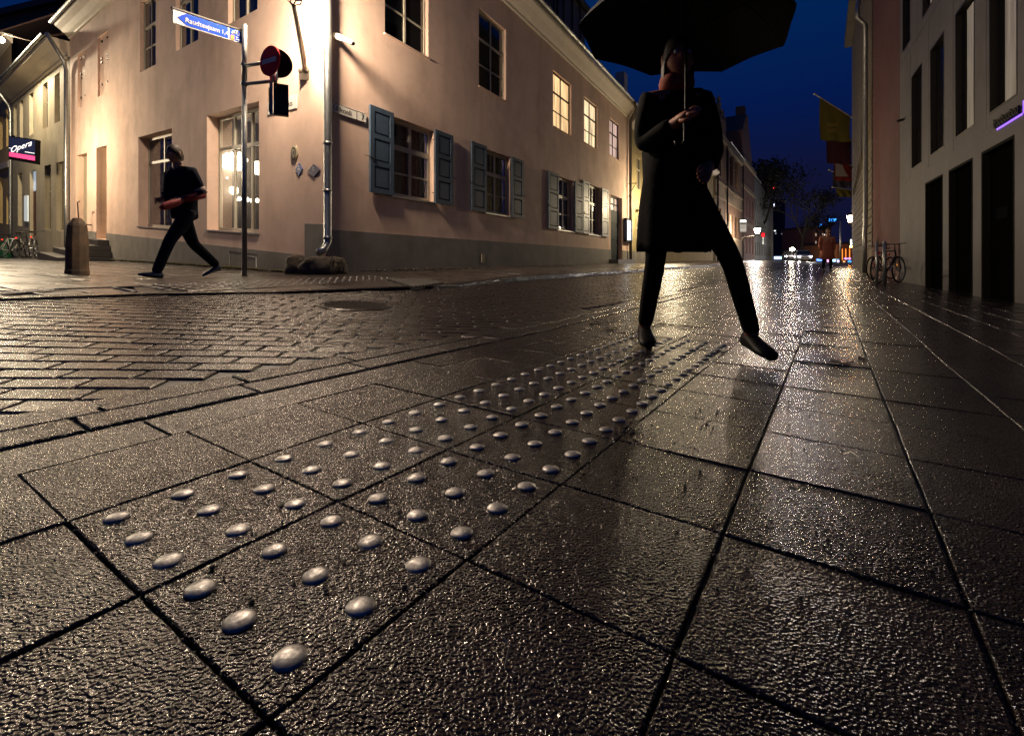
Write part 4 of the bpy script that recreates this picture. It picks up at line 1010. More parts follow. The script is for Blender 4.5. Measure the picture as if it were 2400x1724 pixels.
# ------------------------------------------------------------------ right side: modern building
dQ = norm2((1832 - 1200) / FPX, 1.0); nQ = (-dQ[1], dQ[0])
QY = 11.9; FQ = Fr((2169 - 1200) / FPX * QY, QY, dQ, nQ)
MO = thing("concrete_building", "modern pale concrete building with tall dark openings on the right", "building", FQ.p(0, 0, -.03))
tE, tN = FQ.w(2109, 500)[0], FQ.w(2700, 500)[0]
0 and print("modern", tE, tN)
zG = FQ.w(2168.6, 429.8)[1]
gop = [op(FQ, a, b, (2168.6, 429.8), (2168.6, 700)) for a, b in ((2168.6, 2209.6), (2223.6, 2280), (2300.5, 2377.8))]
gop = [(a, b, -.5, zG) for a, b, c, d in gop] + [(gop[2][0] - 2.9, gop[2][0] - 1.6, -.5, zG)]
z1b = FQ.w(2238.5, 327)[1]; z1t = FQ.w(2136, 180.7)[1]; z2b = FQ.w(2115.5, 126)[1]; z2t = z2b + (z1t - z1b)
u1 = [op(FQ, a, b, (a, 0), (a, 0))[:2] + (z1b, z1t) for a, b in ((2136, 2160.9), (2180, 2213), (2238.5, 2284), (2318, 2384.7))]
u2 = [op(FQ, a, b, (a, 0), (a, 0))[:2] + (z2b, z2t) for a, b in ((2115.5, 2133.7), (2161.6, 2185.9), (2216, 2250), (2290, 2340))]
u3 = [(q[0], q[1], z2b + 2.9, z2t + 2.9) for q in u2]
obj("wall", wall_mb(FQ, tN, tE, -.6, z2t + 4.5, [(*q, .10) for q in gop] + [(*q, .10) for q in u1 + u2 + u3]), M_CONC, MO)
b = MB(); bx(FQ, b, tE - .2, tE, -10, -.01, -.5, z2t + 4.5); bx(FQ, b, tN, tN + .2, -10, -.01, -.5, z2t + 4.5); bx(FQ, b, tN, tE, -10, -.01, z2t + 4.5, z2t + 4.8); obj("side_wall", b, M_CONC, MO)
for k, q in enumerate(gop):
    b = MB(); bx(FQ, b, q[0] - .05, q[1] + .05, -.14, -.10, -.5, zG + .05); gl = obj("dark_glazing", b, mat("recess_black", (.004, .004, .004), .8, spec=0.0), MO)
    b = MB(); bx(FQ, b, q[0], q[0] + .05, -.098, .004, -.3, zG); bx(FQ, b, q[1] - .05, q[1], -.098, .004, -.3, zG); bx(FQ, b, q[0] + .05, q[1] - .05, -.098, .004, zG - .05, zG); obj("frame", b, mat("recess_frame", (.012, .011, .010), .9, spec=.05), gl)
    if k == 2:
        for zz in (1.0,):
            t_, z_ = FQ.w(2348, 500, -.09); b = MB(); bx(FQ, b, t_ - .22, t_ + .22, -.099, -.085, z_ - .09, z_ + .10); s = obj("sign_plate", b, mat("dim_plate", (.010, .0095, .009), .9, spec=0), gl)
for k, q in enumerate(u1 + u2 + u3):
    w = q[1] - q[0]
    b = MB(); bx(FQ, b, q[0] - .04, q[1] + .04, -.14, -.10, q[2] - .04, q[3] + .04); wn = obj("window", b, mat("tinted_glass", (.008, .008, .008), .12, spec=.25), MO)
    if k in (1, 2, 3, 5):
        b = MB(); bx(FQ, b, q[0] + .04, q[0] + w * (.68 if k != 1 else .38), -.099, -.094, q[2] + .05, q[3] - .1); obj("blind", b, E_W5, wn, label="pale blind with its brightness painted in as a glow")
    b = MB()
    for a, c in ((q[0], q[0] + .04), (q[1] - .04, q[1])): bx(FQ, b, a, c, -.098, .003, q[2], q[3])
    bx(FQ, b, q[0] + .04, q[1] - .04, -.098, .003, q[2], q[2] + .04); bx(FQ, b, q[0] + .04, q[1] - .04, -.098, .003, q[3] - .04, q[3]); obj("frame", b, M_IRON, wn)
b = MB()                                                   # dark joint strips between the panels
for z in (zG + .35, z2b - .25, z2t + .4): bx(FQ, b, tN, tE, .0005, .003, z, z + .012)
for q in u1: bx(FQ, b, q[1] + .12, q[1] + .13, .0005, .003, zG + .362, z2b - .25)
obj("panel_joint", b, M_INK, MO)
# purple back-lit letters
ps = thing("lit_letters", "dark raised letters with purple backlight at the right edge of the concrete building", "sign", FQ.p(FQ.w(2360, 290)[0], 0, FQ.w(2360, 290)[1]))
ta_, za_ = FQ.w(2327, 302, .06); tb_, zb_ = FQ.w(2386, 268, .06)
ltr = MB(); N_ = 9
for k in range(N_):
    t = ta_ + (tb_ - ta_) * (k + .5) / N_; w = (ta_ - tb_) / N_ * .40
    for a, c, z0_, z1_ in ((-w, w, 0, .03), (-w, -w + .02, 0, .11), (w - .02, w, 0, .11 + .03 * (k % 3 == 0))): bx(FQ, ltr, t + a, t + c, .03, .06, za_ + z0_, za_ + z1_)
    bx(FQ, ltr, t - w, t + w, .03, .06, za_ + .09, za_ + .115)
obj("lettering", ltr, M_BLACK, ps)
gl_ = MB(); bx(FQ, gl_, min(ta_, tb_), max(ta_, tb_), .008, .015, za_ - .035, za_ - .005); bx(FQ, gl_, min(ta_, tb_) - .12, min(ta_, tb_) - .03, .008, .02, za_ - .02, za_ + .16); obj("backlight", gl_, emis("purple_light", (.30, .12, 1.0), 1.5), ps)
sc2 = thing("security_camera", "small dark security camera on the edge of the concrete building, right side", "camera", FQ.p(*[FQ.w(2118, 282, .1)[0], .1, FQ.w(2118, 282, .1)[1]]))
b = MB(); b.tube([at(2122, 279, 14.1), at(2104, 284, 14.0)], .035, 8); b.tube([at(2118, 281, 14.1), Vector(FQ.p(FQ.w(2120, 281, .0)[0], 0, FQ.w(2120, 281, 0)[1]))], .02, 6); obj("housing", b, M_IRON, sc2)
# dull red building, then the tan one with flags
RW = thing("dull_red_building", "dull red rendered building between the concrete building and the tan building", "building", FQ.p(tE, 0, 0))
tR = FQ.w(2046, 500)[0]
obj("wall", wall_mb(FQ, tE + .02, tR, -.6, 15, []), M_DRED, RW)
b = MB(); bx(FQ, b, tE + .02, tR, .001, .03, -.6, 1.0); obj("plinth", b, M_DRED, RW)
b = MB(); bx(FQ, b, tE + .02, tR, -8, 0, 15, 15.2); bx(FQ, b, tR - .2, tR, -8, -.01, -.5, 15); obj("roof_slab", b, M_SLATE, RW)
xr, yr, _ = FQ.p(tR, 0, 0); FT = Fr(xr, yr, dF, (-dF[1], dF[0]))
TB = thing("tan_building", "old tan building with rusticated wall on which the flags hang", "building", FT.p(0, 0, 0))
tT = FT.w(1998, 500)[0]
top_ = [(a, a + 1.1, z0_, z0_ + 2.1) for a in (1.0, 3.6, 6.2, 8.8) if a + 1.1 < tT for z0_ in (1.2, 4.6, 8.2, 11.6)]
obj("wall", wall_mb(FT, .02, tT, -.6, 15, [(*q, .2) for q in top_]), M_TAN, TB)
for q in top_: window(FT, *q, TB, o=-.14, fm=M_FRAMED, sill=False)
b = MB()
for k in range(44): bx(FT, b, .02, tT, .002, .03, 1.0 + k * .32, 1.0 + k * .32 + .28)
obj("rusticated_course", b, M_TAN, TB)
b = MB(); bx(FT, b, -.1, tT + .2, .03, .42, 14.4, 15); bx(FT, b, tT - .2, tT, -8, -.01, -.5, 15); bx(FT, b, -.1, tT + .2, -8, .4, 15, 15.15); obj("cornice", b, M_TAN, TB)
x, y, _ = FT.p(.3, .22, 0); gz = H(x, y)
zq = lambda v: HC - (v - HOR) / FPX * y
downpipe("downpipe", "tall zinc downpipe with a crooked neck on the near corner of the tan building", [(x - .0, y, zq(-60)), (x - .30, y, zq(15)), (x - .32, y, zq(42)), (x, y, zq(58)), (x, y, zq(300)), (x, y, zq(530)), (x - .10, y - .1, zq(545)), (x - .10, y - .1, gz + .05)], .085, collars=(zq(530), zq(400), zq(200)))
# flags
def flag(name, label, top, out, w, h, m, poleL=.5):
    root = thing(name, label, "flag", top); a = Vector(out); t = Vector(top)
    b = MB(); b.tube([t, a + (a - t).normalized() * .25], [.03, .022], 8); b.sphere(a + (a - t).normalized() * .3, .05, 8, 6); obj("pole", b, M_CORN, root)
    n, k_ = 10, 12; vs = []; p_a = t + (a - t) * .06
    for j in range(k_ + 1):
        for i in range(n + 1):
            q = p_a.lerp(a, i / n); dz = (q.z - p_a.z)
            z = q.z - (dz + h) * (j / k_)
            sway = .05 * sin(i * 1.3 + j * .3) * (j / k_); vs.append((q.x + sway * .3, q.y + sway * 1.5, z))
    f = MB().add(vs, [(j * (n + 1) + i, j * (n + 1) + i + 1, (j + 1) * (n + 1) + i + 1, (j + 1) * (n + 1) + i) for j in range(k_) for i in range(n)])
    fo = obj("cloth", f, m, root, smooth=True); return root, fo, p_a, a
YF = 22.0
def cloth(n, c): return mat(n, c, .8, var=.1, vscale=8)
mY, mV, mRd, mWh, mGy = cloth("yellow_cloth", (.20, .17, .025)), cloth("violet_cloth", (.07, .012, .034)), cloth("red_cloth", (.32, .026, .012)), cloth("white_cloth", (.28, .24, .24)), cloth("grey_cloth", (.07, .07, .10))
r_, fo, pa_, a_ = flag("flag", "large mustard yellow flag with faint lettering, nearest on the tan building", at(1997, 276, YF), at(1921, 228, YF - .5), 1, 1.18, mY)
for k, s in enumerate(("EESTI", "KEEL")):
    T = text_mb(s, lambda x, y, z: (pa_.x + (a_.x - pa_.x) * .84 + x, min(pa_.y, a_.y) - .12 - z, pa_.z - .62 - k * .24 + y), .20, .004); obj("lettering", T, mat("flag_letter", (.45, .33, .06), .8), fo)
flag("flag", "dark violet flag just behind the large yellow flag", at(1999, 330, YF + 2), at(1937, 300, YF + 1.5), 1, 1.25, mV)
r_, fo, pa_, a_ = flag("flag", "red flag with a curved white field, below the violet flag", at(1999, 392, YF + 4), at(1955, 366, YF + 3.6), 1, .80, mRd)
b = MB(); W_ = (a_ - pa_).length
pts_ = [(1.0, 0), (.72, -.02)] + [(.72 - .30 * (k / 8) ** 1.6, -.78 * k / 8) for k in range(1, 9)] + [(1.0, -.78)]
b.add([(pa_.x + (a_.x - pa_.x) * p, min(pa_.y, a_.y) - .10, pa_.z + .16 + q) for p, q in pts_], [tuple(range(len(pts_)))]); obj("white_field", b, mWh, fo)
flag("flag", "grey-violet flag under the red and white one", at(1999, 420, YF + 6), at(1952, 402, YF + 5.6), 1, .55, mGy)
flag("flag", "small mustard yellow flag, lowest and farthest on the tan building", at(1999, 446, YF + 8), at(1960, 440, YF + 7.6), 1, .45, mY)

# ------------------------------------------------------------------ street lamps
def lit(u, v, Y): return at(u, v, Y)
E_LAMP2 = emis("lamp_glass_street", (1.0, .78, .50), 380.)
# lantern at the far end of the tan building
YL_ = 33.0; hd = at(1994, 528, YL_)
lantern("wall_lantern", "lit wall lantern glowing at the far end of the tan building on the right", (hd.x + .95, hd.y + .7, hd.z - .25), hd, glassr=.20, gh=.42, sc=1.3, em=E_LAMP2)
YL_ = 52.0; hd = at(1775, 552, YL_)
lantern("wall_lantern", "lit globe-like wall lantern on the red-brown gabled building on the left", (hd.x - 1.4, hd.y + .4, hd.z - .3), hd, glassr=.30, gh=.50, sc=1.5, em=emis("lamp_glass_far", (1.0, .80, .62), 800.))
hd = at(1582, 492, 24.0); t_ = (hd.x - CX) * dR[0] + (hd.y - CY) * dR[1]  # unseen lantern, assumed from the glow on the ochre wall and the road
lantern("wall_lantern", "assumed lit lantern on an added long arm from the ochre house, behind the umbrella person", FR.p(t_, .03, hd.z + .1), hd, glassr=.19, gh=.38, em=emis("assumed_lamp_glass_ochre", (1.0, .80, .50), 640.))
# unseen lamp assumed out of view on the left, added to light the left-hand facades
lp = thing("assumed_post_lamp", "assumed iron post lamp, out of view on the square left of the pink house", "lamp", (-16.0, 14.1, H(-16.0, 14.1)))
gz = H(-16.0, 14.1)
b = MB(); b.lathe([(.14, 0), (.14, .5), (.07, .6), (.05, 3.6), (.09, 3.7)], (-16.0, 14.1, gz), 12); obj("post", b, M_IRON, lp)
b = MB(); b.lathe([(.12, 0), (.20, .40)], (-16.0, 14.1, gz + 3.7), 8); obj("glass", b, emis("assumed_lamp_glass_square", (1.0, .78, .52), 760.), lp)
b = MB(); b.lathe([(.24, 0), (.12, .16), (.01, .25)], (-16.0, 14.1, gz + 4.1), 8); obj("hood", b, M_IRON, lp)
# small lit globe at the left edge, on the yellow house
c = at(3, 94, 20.6); wlp = thing("wall_lantern", "small lit globe lamp high on the facade at the left edge", "lamp", c)
b = MB(); b.sphere(c, .12, 10, 8); obj("globe", b, emis("globe_lit", (1.0, .82, .56), 5200.), wlp, smooth=True)
b = MB(); b.tube([c + Vector((0, 0, .1)), c + Vector((0, .1, .3)), c + Vector((1.2, 1.6, .3))], .02, 6); obj("bracket", b, M_IRON, wlp)
# three lamps far down the road
for k, (u, v, Y) in enumerate(((1857, 584, 70), (1875, 592, 82), (1893, 596, 95))):
    c = at(u, v, Y); gz = H(c.x, c.y)
    l_ = thing("street_lamp", ["nearest and largest of the three globe lamps down the road", "middle one of the three globe lamps down the road", "farthest of the three globe lamps down the road, on the right"][k], "lamp", (c.x, c.y, gz), group="globe lamps down the road")
    b = MB(); b.tube([(c.x, c.y, gz), (c.x, c.y, c.z)], .06, 6); obj("post", b, M_IRON, l_)
    b = MB(); b.sphere(c, .30, 12, 8, (1.1, 1, .8)); obj("globe", b, emis("globe_far", (1.0, .86, .66), 130.), l_, smooth=True)
# tall plain light pole right of the centre
c0_ = at(1970, 640, 40); c1_ = at(1970, 520, 40)
b = MB(); b.tube([(c0_.x, c0_.y, H(c0_.x, c0_.y) - .1), c1_], [.09, .05], 8)
tag(recenter(obj("lamp_post", b, M_ZINC, smooth=True)), "plain pale metal post left of the bright wall lantern", "post")

# ------------------------------------------------------------------ lit signs up the street
def lightbox(name, label, u0, v0, u1, v1, Y, c, s, th=.15, parts=(), arm=None):
    a = at(u0, v1, Y); e = at(u1, v0, Y); root = thing(name, label, "sign", ((a.x + e.x) / 2, Y, a.z))
    b = MB(); b.box((a.x - .04, Y - .0, a.z - .04), (e.x + .04, Y + th, e.z + .04)); obj("case", b, M_IRON, root)
    for (x0, z0, x1, z1, cc, ss) in ((0, 0, 1, 1, c, s),) + tuple(parts):
        b = MB(); o = -.01 if (x0, z0, x1, z1) == (0, 0, 1, 1) else -.02
        b.box((a.x + (e.x - a.x) * x0, Y + o, a.z + (e.z - a.z) * z0), (a.x + (e.x - a.x) * x1, Y + o + .008, a.z + (e.z - a.z) * z1))
        obj("face" if o == -.01 else "panel", b, emis("face_%.2f_%.2f_%.2f_%.1f" % (*cc, ss), cc, ss), root)
    if arm:
        b = MB(); p = at(arm[0], arm[1], Y + .1); b.tube([p, ((a.x + e.x) / 2, Y + .08, e.z)], .03, 6); obj("arm", b, M_IRON, root)
    return root
lightbox("hanging_sign", "white and grey hanging sign with a bright top bar in front of the brick building", 1734, 516, 1749, 543, 40, (.50, .50, .52), .42, parts=((.05, .84, .95, 1.0, (.95, 1.0, 1.0), 4.0), (.06, .62, .94, .80, (.05, .06, .07), .2), (.1, .45, .9, .50, (.2, .2, .22), .2), (.1, .3, .9, .34, (.2, .2, .22), .2)), arm=(1732, 516))
r_ = lightbox("hanging_sign", "red vertical hanging sign with small white letters left of the road", 1785, 546, 1792, 555, 48, (.9, .02, .03), 1.6, arm=(1780, 545))
for k in range(5):
    p = at(1788.5, 557 + k * 3.2, 48); T = text_mb("HOTEL"[k] if False else "DISCO"[k], lambda x, y, z: (p.x + x, 48 - z, p.z - .10 + y), .17, .01, align='CENTER'); obj("letter", T, emis("letter_white", (1, .95, .8), 2.2), r_)
lightbox("hanging_sign", "bright bluish-white rectangular sign box hanging below the right-hand wall lantern", 1993, 561, 2012, 574, 32, (.78, .94, 1.0), 3.2, arm=(2016, 558), parts=((.45, .55, .55, .7, (.25, .4, .5), .5),))

# ------------------------------------------------------------------ far town
def farblock(name, label, u0, u1, vt, Y, m, depth=12, wins=(), roofm=None):
    a = at(u0, vt, Y); c = at(u1, vt, Y); g_ = H(a.x, Y) - .5; root = thing(name, label, "building", ((a.x + c.x) / 2, Y, g_))
    b = MB(); b.box((a.x, Y, g_), (c.x, Y + depth, a.z)); obj("wall", b, m, root)
    b = MB(); b.box((a.x - .2, Y - .2, a.z + .003), (c.x + .2, Y + depth, a.z + .35)); obj("roof", b, M_SLATE, root)
    for (u, v, w, h, col_, s_) in wins:
        p = at(u, v, Y); b = MB(); hw, hh = w / FPX * Y / 2, h / FPX * Y / 2
        b.box((p.x - hw, Y - .06, p.z - hh), (p.x + hw, Y - .02, p.z + hh)); obj("window", b, emis("win_%.2f_%.2f_%.2f_%.1f" % (*col_, s_), col_, s_), root)
    return root
mD = mat("far_dark_wall", (.05, .045, .06), .8, var=.2); mO = mat("far_red_wall", (.22, .08, .06), .8, var=.2)
farblock("tower_block", "dark high tower block behind the street with a red roof light", 1809, 1840, 470, 150, mD, wins=((1814, 478, 3, 3, (.8, .8, 1), .4), (1832, 583, 4, 10, (.5, .45, .4), .4), (1838, 583, 4, 10, (.6, .5, .4), .4), (1816, 541, 4, 2, (.9, 1, 1), 2.5), (1836, 541, 4, 2, (.9, 1, 1), 2.5), (1842, 543, 3, 2, (.9, 1, 1), 2.5), (1818, 547, 3, 3, (.5, .55, .6), .6), (1834, 548, 5, 3, (.5, .55, .6), .6), (1813, 481, 4, 6, (.85, .9, 1), 1.4)))
c = at(1813, 438, 150); rl = thing("warning_light", "red warning light on a mast above the dark tower block", "lamp", at(1812, 468, 150.5))
b = MB(); b.tube([at(1813, 470, 150.5), c], .15, 6); obj("mast", b, M_IRON, rl)
b = MB(); b.sphere(c, .45, 8, 6, (.8, .8, 1.3)); obj("light", b, emis("red_light", (1, .03, .03), 6), rl)
farblock("long_building", "long dark building closing the street beyond the cars", 1838, 1905, 560, 130, mD, wins=tuple((1842 + k * 9.5, 607, 3, 5, (.75, .85, 1), 2.5) for k in range(3)) + ((1878, 556 + 10, 2, 2, (1, .7, .3), 1.5),))
ob = farblock("corner_building", "dull red corner building with a blue rooftop sign at the end of the street", 1905, 1948, 532, 105, mO, wins=tuple((u, v, 2.6, 6, (.75, .55, .40), .5) for u in (1912, 1920, 1928, 1936, 1943) for v in (550, 568, 586)) + ((1946, 569, 3, 5, (.3, .55, 1), 2.5), (1949, 568, 2, 6, (.3, .55, 1), 2.), (1933, 550, 6, 2, (1, .9, .8), 2.)))
farblock("corner_building", "facade with painted-in orange light and glowing columns at the end of the right pavement under the sign box", 1962, 2004, 572, 96, mat("far_painted_glow_wall", (.45, .18, .07), .8, var=.3), wins=tuple((u, 596, 1.6, 26, (1, .28, .04), 1.6) for u in (1974, 1982, 1991, 2001)) + ((1986, 606, 16, 3, (.45, .3, 1), 2.0), (1991, 613, 8, 5, (.05, .35, .9), 1.6), (1978, 613, 5, 3, (1, .5, .2), 1.4), (1970, 612, 4, 3, (1, .45, .15), 1.4)))  # orange light put into the wall colour; lit columns drawn as glowing strips
for (u, v, s, sz, lab, col_) in ((1941, 519, "TOP", 7.5, "small blue neon rooftop letters above the dull red corner building", (.03, .28, 1.0)), (1921, 530, "//", 6, "short blue neon strokes left of the blue rooftop letters", (.05, .35, 1.0))):
    Y = 104.0; p = at(u, v, Y); k = sz / FPX * Y * 1.3; rt_ = thing("neon_sign", lab, "sign", p)
    T = text_mb(s, lambda x, y, z: (p.x + x, Y - z, p.z + y), k, .03); obj("lettering", T, emis("neon_blue", col_, 5.), rt_)
    b = MB(); b.box((p.x - .1, Y + .05, p.z - .8), (p.x + k * 1.6, Y + .15, p.z - .1)); obj("rail", b, M_IRON, rt_)
c = at(1996, 578, 90); ol = thing("street_lamp", "orange sodium street lamp under the white sign box", "lamp", (c.x, c.y, H(c.x, c.y)))
b = MB(); b.tube([(c.x + .5, c.y, H(c.x, c.y)), (c.x + .5, c.y, c.z), c], .06, 6); obj("post", b, M_IRON, ol); b = MB(); b.sphere(c, .28, 8, 6, (1.4, 1, .6)); obj("head", b, emis("sodium", (1, .36, .05), 60), ol)
# lit shop fronts at street level far away
for k, (u, v, col_, s_) in enumerate(((1921, 609, (.1, .25, 1), 3), (1935, 612, (.2, .5, 1), 2.5), (1943, 611, (1, .4, .8), 2.2), (1959, 610, (.4, .75, 1), 3.0), (1966, 612, (.7, .6, 1), 2), (1829, 604, (.35, .6, 1), 4))):
    p = at(u, v, 94 - k); w = [.5, .22, .34, .6, .3, 1.1][k]
    r = thing("shop_light", ["deep blue shop light low beside the road end", "small round blue shop light at the road end", "pink shop light at the road end", "pale blue shop window at the road end", "lilac shop light right of the pale blue one", "pale blue lit canopy beneath the dark tower block"][k], "sign", p)
    b = MB(); b.box((p.x - w, p.y, p.z - .25), (p.x + w, p.y + .1, p.z + .22)); obj("face", b, emis("shop_%d" % k, col_, s_), r)
    b = MB(); b.box((p.x - w - .1, p.y + .11, H(p.x, p.y) - .3), (p.x + w + .1, p.y + .3, p.z + .35)); obj("case", b, mD, r)

# ------------------------------------------------------------------ cars added in place of headlight trails, for their glow
def car(name, label, loc, rz, body, on=True):
    root = thing(name, label, "car", loc, rz, group="cars standing in for headlight trails")
    def pr(y, w, zs): return [(-w, y, zs[0]), (-w * 1.02, y, zs[1]), (-w * .96, y, zs[2]), (w * .96, y, zs[2]), (w * 1.02, y, zs[1]), (w, y, zs[0])]
    b = MB(); b.loft([pr(-2.1, .72, (.32, .5, .62)), pr(-1.95, .84, (.25, .5, .74)), pr(-1.0, .87, (.22, .55, .92)), pr(1.4, .87, (.22, .55, .95)), pr(1.95, .84, (.25, .6, .92)), pr(2.1, .76, (.35, .6, .82))]); bd = obj("body", b, body, root, local=True, bev=.03)
    b = MB(); b.loft([[(-.80, -.95, .93), (.80, -.95, .93), (.80, 1.75, .93), (-.80, 1.75, .93)], [(-.60, -.25, 1.40), (.60, -.25, 1.40), (.60, 1.15, 1.40), (-.60, 1.15, 1.40)]]); obj("cabin_glass", b, M_GLASS, root, local=True)
    b = MB(); b.loft([[(-.62, -.27, 1.40), (.62, -.27, 1.40), (.62, 1.17, 1.40), (-.62, 1.17, 1.40)], [(-.56, -.15, 1.45), (.56, -.15, 1.45), (.56, 1.05, 1.45), (-.56, 1.05, 1.45)]]); obj("roof", b, body, root, local=True)
    for sx_ in (-.80, .80):
        for y in (-1.35, 1.3):
            b = MB(); b.tube([(sx_ - .09, y, .31), (sx_ + .09, y, .31)], .31, 16); w = obj("wheel", b, M_BLACK, root, local=True)
            b = MB(); b.tube([(sx_ + (.091 if sx_ > 0 else -.091), y, .31), (sx_ + (.10 if sx_ > 0 else -.10), y, .31)], .2, 12); obj("rim", b, M_ZINC, w, local=True)
    for sx_ in (-.62, .62):
        b = MB(); b.sphere((sx_, -2.07, .62), .11, 10, 8, (1.3, .45, .8)); obj("headlight", b, emis("headlight_on", (1.0, .93, .95), 1000.) if on else M_GLASS, root, local=True, smooth=True)
    b = MB(); b.box((-.4, -2.13, .40), (.4, -2.10, .52)); obj("grille", b, M_BLACK, root, local=True)
    b = MB(); b.box((-.26, -2.145, .33), (.26, -2.132, .40)); obj("number_plate", b, M_SIGNW, root, local=True)
    return root
for (u, v, Y, lab, m) in ((1882, 614, 62, "silver car standing in for headlight trails, nearest of the cars down the street", mat("silver_paint", (.4, .4, .42), .3, metal=.5)), (1850, 614, 72, "dark car standing in for headlight trails to the left behind the silver car", mat("dark_paint", (.03, .03, .04), .25)), (1868, 613, 84, "dark blue car standing in for headlight trails farthest back, between the other two", mat("blue_paint", (.02, .04, .12), .25))):
    x = (u - 1200) / FPX * Y; car("car", lab, (x, Y, H(x, Y)), atan2(-x, Y) * .8, m)

# ------------------------------------------------------------------ trees
def tree(label, u, Y, vt, spread, seed, leafy=1.0):
    rnd = random.Random(seed); x = (u - 1200) / FPX * Y; g_ = H(x, Y); top = HC - (vt - HOR) / FPX * Y; h = top - g_
    root = thing("bare_tree", label, "tree", (x, Y, g_)); b = MB(); tips = []
    def br(p, d, L, r, lv):
        q = p + d * L; mid = p.lerp(q, .5) + Vector((rnd.uniform(-1, 1), rnd.uniform(-1, 1), 0)) * L * .08
        b.tube([p, mid, q], [r, r * .8, r * .6], 5 if lv > 1 else 8, cap=False)
        if lv >= 5: tips.append(q); return
        for k in range(3 if lv < 4 else 2):
            a = rnd.uniform(0, 2 * pi); t_ = rnd.uniform(.35, .75) if lv else rnd.uniform(.3, .55)
            o = d.orthogonal().normalized(); o.rotate(Matrix.Rotation(a + k * 2.1, 3, d)); nd = (d * cos(t_) + o * sin(t_) * spread + Vector((0, 0, .12))).normalized()
            br(q if k else q, nd, L * rnd.uniform(.68, .85), r * .6, lv + 1)
            if lv > 2: tips.append(q)
    br(Vector((x, Y, g_)), Vector((0, 0, 1)), h * .28, h * .022, 0)
    obj("trunk", b, M_BARK, root)
    c = MB()
    for t_ in tips:
        for k in range(int(5 * leafy)):
            p = t_ + Vector((rnd.gauss(0, 1), rnd.gauss(0, 1), rnd.gauss(0, .8))) * h * .035; s = h * rnd.uniform(.005, .011)
            n = Vector((rnd.gauss(0, 1), rnd.gauss(0, 1), rnd.gauss(0, 1))).normalized(); a = n.orthogonal().normalized() * s * 2.4; q = n.cross(a).normalized() * s * .8
            c.add([p - a, p + q, p + a, p - q], [(0, 1, 2, 3)])
    obj("crown", c, M_TWIG, root); return root
tree("large dark tree filling the end of the street", 1882, 75, 412, 1.0, 3, .7)
tree("second dark tree right of the large one at the street end", 1935, 88, 480, 1.0, 8, .5)
tree("dark tree behind the grey block on the left of the street", 1776, 84, 370, .9, 5, 1.2)

